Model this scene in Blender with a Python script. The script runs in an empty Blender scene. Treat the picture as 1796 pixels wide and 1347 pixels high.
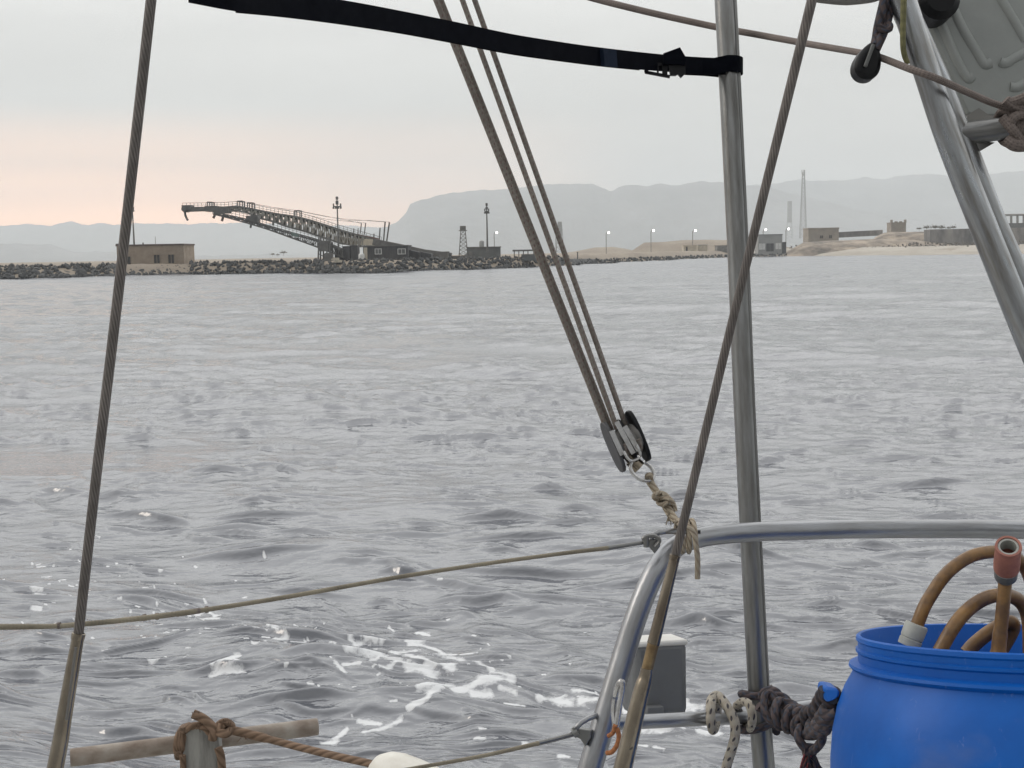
import bpy, math, random
import numpy as np
from mathutils import Vector, Matrix
random.seed(7); RNG = np.random.default_rng(11)
SC = bpy.context.scene
COL = SC.collection
R_ = math.radians

# ------------------------------------------------------------------ camera
F_PX = 2200.0; CX, CY = 898.0, 673.5
PITCH = math.atan((CY-445)/F_PX); ROLL = R_(1.0)
CAM = Vector((0, 0, 2.4))
fwd = Vector((0, math.cos(PITCH), -math.sin(PITCH)))
up0 = Vector((0, math.sin(PITCH), math.cos(PITCH)))
xr = Vector((1, 0, 0))
RT = xr*math.cos(ROLL) - up0*math.sin(ROLL)
UP = xr*math.sin(ROLL) + up0*math.cos(ROLL)
cd = bpy.data.cameras.new("camera"); cam = bpy.data.objects.new("camera", cd); COL.objects.link(cam)
M = Matrix((( RT.x, UP.x, -fwd.x, CAM.x), (RT.y, UP.y, -fwd.y, CAM.y), (RT.z, UP.z, -fwd.z, CAM.z), (0,0,0,1)))
cam.matrix_world = M
cd.sensor_width = 36; cd.lens = 36*F_PX/1796; cd.clip_start = .05; cd.clip_end = 60000
SC.camera = cam

def P(x, y, D):
    """point seen at photo position x, y at distance D in front of the camera"""
    return CAM + fwd*D + RT*((x-CX)/F_PX*D) + UP*((CY-y)/F_PX*D)
def G(x, D, z):
    """point at photo column x, distance D and height z"""
    a = (x-CX)/F_PX
    b = (z-CAM.z-fwd.z*D-RT.z*a*D)/(UP.z*D)
    return CAM + fwd*D + RT*(a*D) + UP*(b*D)

# ------------------------------------------------------------------ materials
def mat(name, col, rough=.6, metal=0., var=.25, scale=8., col2=None, bump=0., bscale=None, spec=.5, coords='Object', stretch=(1,1,1), detail=6., lo=.35, hi=.65):
    m = bpy.data.materials.new(name); m.use_nodes = True
    nt = m.node_tree; N = nt.nodes; L = nt.links
    b = N['Principled BSDF']
    b.inputs['Roughness'].default_value = rough; b.inputs['Metallic'].default_value = metal
    b.inputs['Specular IOR Level'].default_value = spec
    tc = N.new('ShaderNodeTexCoord'); mp = N.new('ShaderNodeMapping'); mp.inputs['Scale'].default_value = stretch
    L.new(tc.outputs[coords], mp.inputs['Vector'])
    no = N.new('ShaderNodeTexNoise'); no.inputs['Scale'].default_value = scale; no.inputs['Detail'].default_value = detail; no.inputs['Roughness'].default_value = .62
    L.new(mp.outputs[0], no.inputs['Vector'])
    cr = N.new('ShaderNodeValToRGB')
    c2 = col2 if col2 else tuple(c*(1-var) for c in col)
    cr.color_ramp.elements[0].position = lo; cr.color_ramp.elements[1].position = hi
    cr.color_ramp.elements[0].color = (*c2, 1); cr.color_ramp.elements[1].color = (*col, 1)
    L.new(no.outputs['Fac'], cr.inputs['Fac']); L.new(cr.outputs[0], b.inputs['Base Color'])
    rr = N.new('ShaderNodeMapRange'); rr.inputs['To Min'].default_value = min(1, rough*1.25); rr.inputs['To Max'].default_value = rough*.8
    L.new(no.outputs['Fac'], rr.inputs['Value']); L.new(rr.outputs[0], b.inputs['Roughness'])
    if bump:
        n2 = N.new('ShaderNodeTexNoise'); n2.inputs['Scale'].default_value = bscale or scale*4; n2.inputs['Detail'].default_value = 5
        L.new(mp.outputs[0], n2.inputs['Vector'])
        bp = N.new('ShaderNodeBump'); bp.inputs['Strength'].default_value = bump; bp.inputs['Distance'].default_value = 1.0/(bscale or scale*4)*.3
        L.new(n2.outputs['Fac'], bp.inputs['Height']); L.new(bp.outputs[0], b.inputs['Normal'])
    return m

def lay_mat(name, col, dark, rough=.5, metal=0., strands=3, pitch=.03, depth=.001, fleck=None, fleck_amt=.62, grime=.4, braid=False, gscale=25):
    """rope / wire: helical strands from the tube's own uv (u round, v metres along)"""
    m = bpy.data.materials.new(name); m.use_nodes = True
    nt = m.node_tree; N = nt.nodes; L = nt.links; b = N['Principled BSDF']
    b.inputs['Roughness'].default_value = rough; b.inputs['Metallic'].default_value = metal
    uv = N.new('ShaderNodeUVMap'); uv.uv_map = 'uv'; sp = N.new('ShaderNodeSeparateXYZ'); L.new(uv.outputs[0], sp.inputs[0])
    def mth(op, a, bb=None):
        n = N.new('ShaderNodeMath'); n.operation = op
        for i, v in enumerate((a, bb)):
            if v is None: continue
            if isinstance(v, (int, float)): n.inputs[i].default_value = v
            else: L.new(v, n.inputs[i])
        return n.outputs[0]
    def helix(sgn):
        a = mth('MULTIPLY', sp.outputs['X'], 2*math.pi*strands)
        v = mth('MULTIPLY', sp.outputs['Y'], sgn*2*math.pi/pitch*1.0)
        return mth('SINE', mth('ADD', a, v))
    h = helix(1.0)
    if braid: h = mth('MULTIPLY', h, helix(-1.0))
    h01 = mth('MULTIPLY_ADD', h, .5); h01.node.inputs[2].default_value = .5
    bp = N.new('ShaderNodeBump'); bp.inputs['Strength'].default_value = .8; bp.inputs['Distance'].default_value = depth
    L.new(h01, bp.inputs['Height']); L.new(bp.outputs[0], b.inputs['Normal'])
    tc = N.new('ShaderNodeTexCoord'); no = N.new('ShaderNodeTexNoise'); no.inputs['Scale'].default_value = gscale; no.inputs['Detail'].default_value = 7
    L.new(tc.outputs['Object'], no.inputs['Vector'])
    cr = N.new('ShaderNodeValToRGB'); cr.color_ramp.elements[0].position = .3; cr.color_ramp.elements[1].position = .68
    cr.color_ramp.elements[0].color = (*[c*(1-grime) for c in col], 1); cr.color_ramp.elements[1].color = (*col, 1)
    L.new(no.outputs['Fac'], cr.inputs['Fac'])
    mx = N.new('ShaderNodeMix'); mx.data_type = 'RGBA'; mx.inputs[6].default_value = (*dark, 1)
    gv = N.new('ShaderNodeMapRange'); gv.inputs['From Min'].default_value = .05; gv.inputs['From Max'].default_value = .45; L.new(h01, gv.inputs['Value'])
    L.new(gv.outputs[0], mx.inputs[0]); L.new(cr.outputs[0], mx.inputs[7])
    out = mx.outputs[2]
    if fleck:
        f1 = N.new('ShaderNodeMath'); f1.operation = 'SINE'
        L.new(mth('ADD', mth('MULTIPLY', sp.outputs['X'], 2*math.pi*2), mth('MULTIPLY', sp.outputs['Y'], 2*math.pi/(pitch*2.2))), f1.inputs[0])
        f2 = mth('SINE', mth('ADD', mth('MULTIPLY', sp.outputs['X'], -2*math.pi*3), mth('MULTIPLY', sp.outputs['Y'], 2*math.pi/(pitch*.9))))
        g = mth('GREATER_THAN', mth('MULTIPLY', f1.outputs[0], f2), fleck_amt)
        m2 = N.new('ShaderNodeMix'); m2.data_type = 'RGBA'; m2.inputs[7].default_value = (*fleck, 1)
        L.new(g, m2.inputs[0]); L.new(out, m2.inputs[6]); out = m2.outputs[2]
    L.new(out, b.inputs['Base Color'])
    return m

def emit(name, col, s):
    m = bpy.data.materials.new(name); m.use_nodes = True
    b = m.node_tree.nodes['Principled BSDF']; b.inputs['Base Color'].default_value = (*col, 1)
    b.inputs['Emission Color'].default_value = (*col, 1); b.inputs['Emission Strength'].default_value = s
    return m

# ------------------------------------------------------------------ mesh builder
def frame_of(t, ref=None):
    t = t.normalized()
    r = ref if ref is not None else (Vector((0,0,1)) if abs(t.z) < .9 else Vector((0,1,0)))
    a = (r - t*r.dot(t)).normalized()
    return a, t.cross(a)

class MB:
    def __init__(s): s.v = []; s.f = []; s.uv = []; s.mi = []; s.cur = 0
    def add(s, vs, fs, uvs=None):
        o = len(s.v); s.v += [Vector(p) for p in vs]
        for i, f in enumerate(fs):
            s.f.append(tuple(o+k for k in f)); s.mi.append(s.cur)
            s.uv.append(uvs[i] if uvs else [(0, 0)]*len(f))
        return s
    def tube(s, pts, rad, seg=12, caps=True, hollow=0):
        pts = [Vector(p) for p in pts]; n = len(pts)
        rad = [rad]*n if isinstance(rad, (int, float)) else list(rad)
        vs = []; fs = []; uvs = []; L = 0; ls = []
        a = None
        for i, p in enumerate(pts):
            t = (pts[min(i+1, n-1)] - pts[max(i-1, 0)])
            if t.length < 1e-9: t = Vector((0,0,1))
            t.normalize()
            if a is None: a, _ = frame_of(t)
            else:
                a = a - t*a.dot(t)
                a = a.normalized() if a.length > 1e-6 else frame_of(t)[0]
            b = t.cross(a)
            if i: L += (pts[i]-pts[i-1]).length
            ls.append(L)
            for k in range(seg):
                w = 2*math.pi*k/seg
                vs.append(p + (a*math.cos(w) + b*math.sin(w))*rad[i])
        for i in range(n-1):
            for k in range(seg):
                k2 = (k+1) % seg
                fs.append((i*seg+k, i*seg+k2, (i+1)*seg+k2, (i+1)*seg+k))
                uvs.append([(k/seg, ls[i]), ((k+1)/seg, ls[i]), ((k+1)/seg, ls[i+1]), (k/seg, ls[i+1])])
        if caps:
            fs.append(tuple(range(seg))[::-1]); uvs.append([(0, 0)]*seg)
            fs.append(tuple((n-1)*seg+k for k in range(seg))); uvs.append([(0, ls[-1])]*seg)
        return s.add(vs, fs, uvs)
    def box(s, c, h, ax=None):
        c = Vector(c); X, Y, Z = ax or (Vector((1,0,0)), Vector((0,1,0)), Vector((0,0,1)))
        vs = [c + X*(h[0]*i) + Y*(h[1]*j) + Z*(h[2]*k) for i in (-1,1) for j in (-1,1) for k in (-1,1)]
        return s.add(vs, [(0,1,3,2),(4,6,7,5),(0,4,5,1),(2,3,7,6),(0,2,6,4),(1,5,7,3)])
    def bar(s, a, b, w, d=None, ref=None):
        a = Vector(a); b = Vector(b); t = b-a
        if t.length < 1e-6: return s
        X, Y = frame_of(t, ref)
        return s.box((a+b)/2, (w/2, (d or w)/2, t.length/2), (X, Y, t.normalized()))
    def lathe(s, o, ax, prof, seg=32, X=None, cap0=False, cap1=False):
        ax = Vector(ax).normalized(); o = Vector(o); a, b = frame_of(ax, X)
        vs = []; fs = []; uvs = []
        for (r, z) in prof:
            for k in range(seg):
                w = 2*math.pi*k/seg; vs.append(o + ax*z + (a*math.cos(w)+b*math.sin(w))*r)
        for i in range(len(prof)-1):
            for k in range(seg):
                k2 = (k+1) % seg; fs.append((i*seg+k, i*seg+k2, (i+1)*seg+k2, (i+1)*seg+k))
                uvs.append([(k/seg, prof[i][1]), ((k+1)/seg, prof[i][1]), ((k+1)/seg, prof[i+1][1]), (k/seg, prof[i+1][1])])
        if cap0: fs.append(tuple(range(seg))[::-1]); uvs.append([(0,0)]*seg)
        if cap1: fs.append(tuple((len(prof)-1)*seg+k for k in range(seg))); uvs.append([(0,0)]*seg)
        return s.add(vs, fs, uvs)
    def prism(s, pts, off):
        off = Vector(off); n = len(pts); vs = [Vector(p) for p in pts] + [Vector(p)+off for p in pts]
        fs = [tuple(range(n))[::-1], tuple(range(n, 2*n))] + [(i, (i+1) % n, n+(i+1) % n, n+i) for i in range(n)]
        return s.add(vs, fs)
    def build(s, name, m, parent=None, smooth=True, bevel=0, sub=0, angle=40):
        me = bpy.data.meshes.new(name)
        o = bpy.data.objects.new(name, me); COL.objects.link(o)
        if parent is not None:
            loc = Vector(parent['_w']) if '_w' in parent else Vector((0,0,0))
            org = loc
        else:
            n = max(1, len(s.v)); org = Vector((sum(v.x for v in s.v)/n, sum(v.y for v in s.v)/n, min(v.z for v in s.v)))
        me.from_pydata([tuple(v-org) for v in s.v], [], s.f)
        uvl = me.uv_layers.new(name='uv'); flat = [c for f in s.uv for q in f for c in q]
        uvl.data.foreach_set('uv', flat)
        ms = m if isinstance(m, (list, tuple)) else [m]
        for q in ms: me.materials.append(q)
        me.polygons.foreach_set('material_index', s.mi)
        me.validate(); 
        import bmesh as _b
        bm = _b.new(); bm.from_mesh(me); _b.ops.recalc_face_normals(bm, faces=bm.faces); bm.to_mesh(me); bm.free()
        if smooth:
            me.polygons.foreach_set('use_smooth', [True]*len(me.polygons))
            try: me.set_sharp_from_angle(angle=R_(angle))
            except Exception: pass
        if bevel:
            q = o.modifiers.new('bevel', 'BEVEL'); q.width = bevel; q.segments = 2; q.limit_method = 'ANGLE'
        if sub:
            q = o.modifiers.new('sub', 'SUBSURF'); q.levels = sub; q.render_levels = sub
        if parent is not None: o.parent = parent; o['_w'] = tuple(org)
        else: o.location = org; o['_w'] = tuple(org)
        return o

THINGS = []
def tag(o, label, cat, group=None):
    o['label'] = label; o['category'] = cat
    if group: o['group'] = group
    THINGS.append(o); return o
def thing(name, label, cat, loc, group=None):
    o = bpy.data.objects.new(name, None); COL.objects.link(o); o.location = loc; o['_w'] = tuple(loc); o.empty_display_size = .1
    return tag(o, label, cat, group)
def struct(o, kind='structure'):
    o['kind'] = kind; return o
def sub_part(mb, name, m, parent, **k):
    """a part hanging on a mesh part: same origin as its parent's"""
    return mb.build(name, m, parent, **k)
def copy_tree(o, loc):
    c = o.copy(); COL.objects.link(c); c.location = loc; c['_w'] = tuple(loc); THINGS.append(c)
    for ch in o.children:
        d = ch.copy(); COL.objects.link(d); d.parent = c
        for g in ch.children:
            e = g.copy(); COL.objects.link(e); e.parent = d
    return c
def smooth_path(pts, n=8):
    """Catmull-Rom through points (Vectors)"""
    pts = [Vector(p) for p in pts]; out = []
    q = [pts[0]*2-pts[1]] + pts + [pts[-1]*2-pts[-2]]
    for i in range(1, len(q)-2):
        p0, p1, p2, p3 = q[i-1], q[i], q[i+1], q[i+2]
        for k in range(n):
            t = k/n
            out.append(.5*((2*p1) + (p2-p0)*t + (2*p0-5*p1+4*p2-p3)*t*t + (3*p1-p0-3*p2+p3)*t**3))
    out.append(pts[-1]); return out
def px_path(l, n=8): return smooth_path([P(*q) for q in l], n)
def W(px, D): return px*D/F_PX       # real size of px photo pixels at distance D

# ------------------------------------------------------------------ world and light
SUN_EL, SUN_AZ = R_(30), R_(-88)     # low in the haze, to the left of the view
w = bpy.data.worlds.new("World"); SC.world = w; w.use_nodes = True
nt = w.node_tree; N = nt.nodes; L = nt.links; N.clear()
out = N.new('ShaderNodeOutputWorld')
sky = N.new('ShaderNodeTexSky'); sky.sky_type = 'NISHITA'; sky.sun_disc = False; sky.sun_elevation = SUN_EL; sky.sun_rotation = SUN_AZ
sky.dust_density = 4; sky.air_density = 1.5
bg1 = N.new('ShaderNodeBackground'); bg1.inputs['Strength'].default_value = .06; L.new(sky.outputs[0], bg1.inputs['Color'])
tc = N.new('ShaderNodeTexCoord'); sp = N.new('ShaderNodeSeparateXYZ'); L.new(tc.outputs['Generated'], sp.inputs[0])
def ramp(src, stops, interp='LINEAR'):
    cr = N.new('ShaderNodeValToRGB'); cr.color_ramp.interpolation = interp
    e = cr.color_ramp.elements
    while len(e) < len(stops): e.new(.5)
    for q, (p, c) in zip(e, stops): q.position = p; q.color = (*c, 1)
    L.new(src, cr.inputs['Fac']); return cr.outputs[0]
# cloud deck: luminance against elevation (z of the direction)
deck = ramp(sp.outputs['Z'], [(0, (.63,.62,.60)), (.035, (.665,.65,.62)), (.075, (.61,.605,.585)), (.11, (.625,.625,.605)), (.20, (.755,.752,.73)), (.40, (1.6,1.6,1.57)), (.7, (1.3,1.3,1.3)), (1, (1.2,1.2,1.2))])
# pink glow on the left, low
glow_el = ramp(sp.outputs['Z'], [(0, (.75,)*3), (.03, (1,)*3), (.05, (.72,)*3), (.075, (.28,)*3), (.12, (0,)*3)], 'EASE')
dirn = N.new('ShaderNodeVectorMath'); dirn.operation = 'DOT_PRODUCT'; dirn.inputs[1].default_value = (math.sin(R_(-30)), math.cos(R_(-30)), 0)
L.new(tc.outputs['Generated'], dirn.inputs[0])
glow_az = ramp(dirn.outputs['Value'], [(.80, (0,)*3), (.90, (.45,)*3), (.985, (1,)*3)], 'EASE')
gm = N.new('ShaderNodeMix'); gm.data_type = 'RGBA'; gm.blend_type = 'MULTIPLY'; gm.inputs[0].default_value = 1
L.new(glow_el, gm.inputs[6]); L.new(glow_az, gm.inputs[7])
# darker behind the viewer
back = N.new('ShaderNodeMapRange'); back.inputs['From Min'].default_value = -.45; back.inputs['From Max'].default_value = .3
back.inputs['To Min'].default_value = .42; back.inputs['To Max'].default_value = 1; L.new(sp.outputs['Y'], back.inputs['Value'])
# cloud streaks
mp = N.new('ShaderNodeMapping'); mp.inputs['Scale'].default_value = (1.6, 1.6, 9); L.new(tc.outputs['Generated'], mp.inputs[0])
no = N.new('ShaderNodeTexNoise'); no.inputs['Scale'].default_value = 2.2; no.inputs['Detail'].default_value = 6; no.inputs['Roughness'].default_value = .55; L.new(mp.outputs[0], no.inputs['Vector'])
cl = N.new('ShaderNodeMapRange'); cl.inputs['From Min'].default_value = .3; cl.inputs['From Max'].default_value = .7; cl.inputs['To Min'].default_value = .9; cl.inputs['To Max'].default_value = 1.07
L.new(no.outputs['Fac'], cl.inputs['Value'])
mu = N.new('ShaderNodeMath'); mu.operation = 'MULTIPLY'; L.new(cl.outputs[0], mu.inputs[0]); L.new(back.outputs[0], mu.inputs[1])
ml = N.new('ShaderNodeVectorMath'); ml.operation = 'SCALE'; L.new(deck, ml.inputs[0]); L.new(mu.outputs[0], ml.inputs['Scale'])
pk = N.new('ShaderNodeMix'); pk.data_type = 'RGBA'; pk.blend_type = 'ADD'; pk.inputs[0].default_value = 1
gc = N.new('ShaderNodeMix'); gc.data_type = 'RGBA'; gc.blend_type = 'MULTIPLY'; gc.inputs[0].default_value = 1; gc.inputs[7].default_value = (2.5, 1.0, .25, 1)
L.new(gm.outputs[2], gc.inputs[6]); L.new(ml.outputs[0], pk.inputs[6]); L.new(gc.outputs[2], pk.inputs[7])
bg2 = N.new('ShaderNodeBackground'); L.new(pk.outputs[2], bg2.inputs['Color']); bg2.inputs['Strength'].default_value = 1.0
ms = N.new('ShaderNodeMixShader'); ms.inputs[0].default_value = .93; L.new(bg1.outputs[0], ms.inputs[1]); L.new(bg2.outputs[0], ms.inputs[2])
L.new(ms.outputs[0], out.inputs['Surface'])

sl = bpy.data.lights.new("sun", 'SUN'); sl.energy = .5; sl.angle = R_(25); sl.color = (1, .9, .8)
so = bpy.data.objects.new("sun", sl); COL.objects.link(so)
sd = Vector((math.sin(SUN_AZ)*math.cos(SUN_EL), math.cos(SUN_AZ)*math.cos(SUN_EL), math.sin(SUN_EL)))
so.rotation_euler = sd.to_track_quat('Z', 'Y').to_euler()

# ------------------------------------------------------------------ haze
hb = MB(); hb.box((0, 3500, 209), (5500, 3900, 212))
hz = hb.build('haze', None, smooth=False); struct(hz, 'stuff')
hm = bpy.data.materials.new('haze'); hm.use_nodes = True; hn = hm.node_tree.nodes; hn.clear()
ho = hn.new('ShaderNodeOutputMaterial'); hv = hn.new('ShaderNodeVolumePrincipled')
hv.inputs['Color'].default_value = (.90, .96, 1.0, 1); hv.inputs['Density'].default_value = 2.7e-4
hm.node_tree.links.new(hv.outputs[0], ho.inputs['Volume']); hz.data.materials.clear(); hz.data.materials.append(hm)

# ------------------------------------------------------------------ water
def water():
    h = CAM.z; f = 1254.0
    s = np.concatenate([np.linspace(.3, 6.8, 12)[:-1], np.arange(6.8, 540, .72), np.geomspace(541, 4200, 60)])
    Y = f*h/s                                             # decreasing
    far = [430.]                                          # finer rows far out, so that crests keep their shape
    while far[-1] > 36: far.append(far[-1]-max(.22, .0062*far[-1]))
    Y = np.concatenate([Y[Y > 431], np.array(far), Y[Y < far[-1]-.15]])
    t = np.concatenate([-np.geomspace(2.6, .47, 60)[:-1], np.arange(-.47, .47, 1/1254*.92), np.geomspace(.47, 2.6, 60)])
    nr, nc = len(Y), len(t)
    YY = np.repeat(Y[:, None], nc, 1); XX = YY*t[None, :]
    dy = np.abs(np.gradient(Y))[:, None]; dx = YY*np.abs(np.gradient(t))[None, :]
    # gust patches
    def patch(sc, seed):
        r = np.random.default_rng(seed); z = np.zeros_like(XX)
        for k in range(14):
            a = r.uniform(0, 2*np.pi); l = sc*r.uniform(.6, 2.2); z += np.sin(2*np.pi*(XX*np.cos(a)+YY*np.sin(a))/l + r.uniform(0, 6.28))
        return z/np.sqrt(7)
    g1 = np.clip(.75+.42*patch(9, 3), .15, 1.8); g2 = np.clip(.7+.5*patch(3.2, 5), .08, 2.0)
    Z = np.zeros_like(XX); DX = np.zeros_like(XX); DY = np.zeros_like(XX)
    r = np.random.default_rng(21)
    n = 96
    for i in range(n):
        lam = .22*(34/.22)**((i+r.uniform(0, 1))/n)
        th = R_(-118) + r.normal(0, .42 if lam > 1.5 else .62)      # towards viewer, drifting left to right
        k = 2*np.pi/lam
        st = .026 if lam < .5 else (.0195 if lam < 2.2 else (.0145 if lam < 8 else .005))          # steepness ka of each component
        a = st/k
        lod = np.clip((lam/dy - .7)/1.3, 0, 1)*np.clip((lam/dx - .7)/1.3, 0, 1)
        amp = a*lod*(g2 if lam < .9 else g1 if lam < 3.5 else 1.0)
        ph = k*(XX*np.cos(th)+YY*np.sin(th)) + r.uniform(0, 6.28)
        c, s_ = np.cos(ph), np.sin(ph)
        Z += amp*c; q = .8
        DX -= q*amp*np.cos(th)*s_; DY -= q*amp*np.sin(th)*s_
    # short steep wavelets, scattered singly
    rw = np.random.default_rng(77); Ydec = -Y; K = np.zeros_like(Z)
    for i in range(40000):
        y = 5.0*(400/5.0)**(rw.uniform()**.95); tt0 = rw.uniform(-.6, .6); x = y*tt0
        dyy = min(.72*y*y/3010, max(.22, .0062*y)); sc = max(.021*(y/7)**.72*rw.lognormal(0, .5), .75*dyy)
        if math.sin(x*.31+1.3*math.sin(y*.11))+math.sin(y*.37+x*.12)+math.sin((x-y)*.7)*.6 + rw.normal(0, .9) < -.2: continue
        a = min(.08 if y < 16 else .085*(16/y)**.1, sc*(.08+(1.15 if y < 16 else 1.35)*rw.uniform()**3.8))
        th = R_(-100)+rw.normal(0, .25); wd = min(sc, .034*(y/7)**.66)*rw.uniform(3.5, 11.0)
        hi_, lo_ = y+wd+3*sc, max(1.2, y-wd-3*sc)
        ra, rb = np.searchsorted(Ydec, -hi_), np.searchsorted(Ydec, -lo_)
        ca, cb = np.searchsorted(t, (x-3*wd)/y), np.searchsorted(t, (x+3*wd)/y)
        if rb-ra < 1 or cb-ca < 1: continue
        px_, py_ = XX[ra:rb, ca:cb]-x, YY[ra:rb, ca:cb]-y
        u = px_*np.cos(th)+py_*np.sin(th); v = -px_*np.sin(th)+py_*np.cos(th)
        u = u + .22*v*v/wd*rw.uniform(-.8, 1) + .25*sc*np.sin(v/wd*5+i)
        fr = np.where(u > 0, np.exp(-(u/(.62*sc))**2), np.exp(-np.abs(u/(1.5*sc))**1.4))
        K[ra:rb, ca:cb] = np.maximum(K[ra:rb, ca:cb], a*fr*np.exp(-(v/wd)**2))
    Z += K
    # foam, traced on the surface: strokes in photo coordinates with half width
    f_ = []
    def st(org, sc, pts, wd): f_.append(([(org[0]+a/sc, org[1]+b/sc) for a, b in pts], wd*1.15))
    o, k = (400, 1000), 2.763
    for pts, wd in [
        ([(595,455),(700,452),(760,460),(800,480),(850,505),(900,525),(960,535),(1010,520),(1060,500),(1105,510),(1085,530)], 5.2),
        ([(760,455),(740,490),(700,512)], 2.6), ([(840,515),(790,545),(750,545)], 2.8), ([(900,520),(1000,545)], 6),
        ([(825,410),(900,398),(1000,406),(1080,410),(1140,430),(1190,450),(1240,485),(1290,505),(1310,535),(1395,552),(1340,575),(1230,590),(1170,615),(1125,632)], 3.6),
        ([(830,410),(880,430),(940,445),(985,462),(1012,490)], 3.2), ([(880,408),(930,385)], 3),
        ([(905,348),(980,342),(1030,362),(1050,388),(1095,394)], 3), ([(890,320),(975,315)], 2.4), ([(930,265),(985,275)], 2),
        ([(620,345),(650,360),(700,345),(740,345)], 2.6), ([(770,346),(820,322)], 2.4), ([(640,360),(670,350)], 3),
        ([(930,638),(1000,630),(1060,620),(1095,606)], 3.6), ([(1060,630),(1000,655),(960,685),(870,706)], 3.2), ([(1240,575),(1390,560)], 5),
        ([(1200,628),(1280,626)], 3.6), ([(1340,604),(1420,620)], 2.8), ([(635,785),(720,775),(780,757),(830,738)], 2.6), ([(610,744),(725,752)], 2.3),
        ([(450,826),(500,822),(520,800)], 3.6), ([(520,795),(560,765)], 2), ([(1550,625),(1600,622),(1650,630)], 4.2), ([(1600,618),(1640,600)], 2),
        ([(1710,635),(1800,645)], 4), ([(1680,590),(1790,602)], 2.3), ([(530,530),(560,560)], 2.4), ([(560,532),(630,522)], 2), ([(1355,670),(1450,674)], 1.6),
        ([(785,220),(815,245)], 1.4), ([(525,370),(545,390),(535,425),(565,436)], 2.4), ([(235,270),(265,320),(265,345)], 2.2), ([(255,375),(300,370)], 3), ([(330,384),(390,382)], 2),
        ([(215,300),(275,300)], 1.6), ([(0,540),(60,550)], 1.8), ([(0,485),(45,515)], 2), ([(1210,805),(1240,812)], 1.8),([(1205,845),(1245,852)], 2), ([(1240,868),(1265,870)], 1.6),([(1430,885),(1455,885)], 2)]: st(o, k, pts, wd)
    o, k = (950, 900), 3.014
    for pts, wd in [([(30,990),(90,975),(150,990)], 4.2), ([(170,940),(310,950)], 1.8), ([(200,995),(300,1003)], 3.6), ([(440,1040),(450,1060)], 4), ([(550,1190),(640,1196),(720,1180)], 4.6), ([(620,1160),(760,1190)], 3),
        ([(750,1020),(830,1030)], 4), ([(740,990),(800,1050)], 2.4), ([(820,1140),(900,1165),(940,1195)], 3.6), ([(840,1195),(930,1205)], 3), ([(960,1155),(985,1160)], 3), ([(520,1290),(570,1295)], 2), ([(80,1335),(130,1340)], 3), ([(620,1300),(660,1305)], 2)]: st(o, k, pts, wd)
    o, k = (0, 850), 3.368
    for pts, wd in [([(1240,1160),(1300,1155),(1370,1168),(1425,1175)], 3.2), ([(1240,1130),(1270,1105),(1380,1092)], 2.6), ([(1300,1115),(1340,1110)], 3), ([(1250,1150),(1300,1130)], 3), ([(1170,690),(1215,678)], 1.6), ([(1195,725),(1285,710)], 2), ([(1240,680),(1280,690)], 1.8), ([(1030,725),(1075,728)], 2.4), ([(205,592),(260,600)], 3.2), ([(225,625),(290,632)], 2.8), ([(190,700),(235,705)], 2.6), ([(1120,720),(1160,722)], 1.8), ([(1140,782),(1180,780)], 1.6), ([(1220,890),(1280,895)], 1.3), ([(895,1055),(935,1045)], 2.4)]: st(o, k, pts, wd)
    rd = np.random.default_rng(4)
    for cx, cy, sx, sy, nn in [(130,1010,110,55,30), (330,1050,120,70,44), (520,1120,110,50,30), (760,1130,170,60,26), (300,1130,140,50,20), (1000,1190,150,40,16), (720,1200,150,50,24), (1150,1280,70,35,8)]:
        for q in range(nn):
            x, y = rd.normal(cx, sx*.62), rd.normal(cy, sy*.62); l = rd.exponential(1.8)+.2
            f_.append(([(x-l, y+rd.normal(0, .8)), (x+l, y+rd.normal(0, .8))], rd.uniform(.6, 1.5)))
    # photo position of each undisplaced vertex
    V = np.stack([XX-CAM.x, YY-CAM.y, np.zeros_like(XX)-CAM.z], -1)
    dep = V@np.array(fwd); U_ = CX + F_PX*(V@np.array(RT))/dep; W_ = CY - F_PX*(V@np.array(UP))/dep
    foam = np.zeros_like(XX)
    jx = 5*patch(.55, 31); jy = 2.2*patch(.4, 33)
    Uj, Wj = U_+jx*.6, W_+jy*.6
    row_y = W_[:, nc//2]; dots = 0
    for pts, wd in f_:
        y0 = min(p[1] for p in pts)-40; y1 = max(p[1] for p in pts)+40
        x0 = min(p[0] for p in pts)-24; x1 = max(p[0] for p in pts)+24
        rs = np.where((row_y > y0-20) & (row_y < y1+20))[0]
        if not len(rs): continue
        ra, rb = rs[0], rs[-1]+1
        cu = U_[(ra+rb)//2]; cs = np.where((cu > x0-40) & (cu < x1+40))[0]
        if not len(cs): continue
        ca, cb = cs[0], cs[-1]+1
        big = wd > 2.25
        uu = (Uj if big else U_)[ra:rb, ca:cb]; ww = (Wj if big else W_)[ra:rb, ca:cb]
        best = np.full(uu.shape, 1e9)
        for (ax, ay), (bx, by) in zip(pts[:-1], pts[1:]):
            dx_, dy_ = bx-ax, (by-ay); ll = dx_*dx_+dy_*dy_+1e-9
            tt = np.clip(((uu-ax)*dx_+(ww-ay)*dy_)/ll, 0, 1)
            best = np.minimum(best, np.hypot((uu-ax-tt*dx_)*.75, (ww-ay-tt*dy_)*1.15))
        foam[ra:rb, ca:cb] = np.maximum(foam[ra:rb, ca:cb], np.clip(1.0-best/(wd*2), 0, 1))
    me = bpy.data.meshes.new('sea'); o = bpy.data.objects.new('sea_water', me); COL.objects.link(o); struct(o)
    co = np.stack([XX+DX, YY+DY, Z], -1).reshape(-1, 3)
    me.vertices.add(nr*nc); me.vertices.foreach_set('co', co.ravel().astype(np.float32))
    i = np.arange(nr-1)[:, None]*nc + np.arange(nc-1)[None, :]
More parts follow.
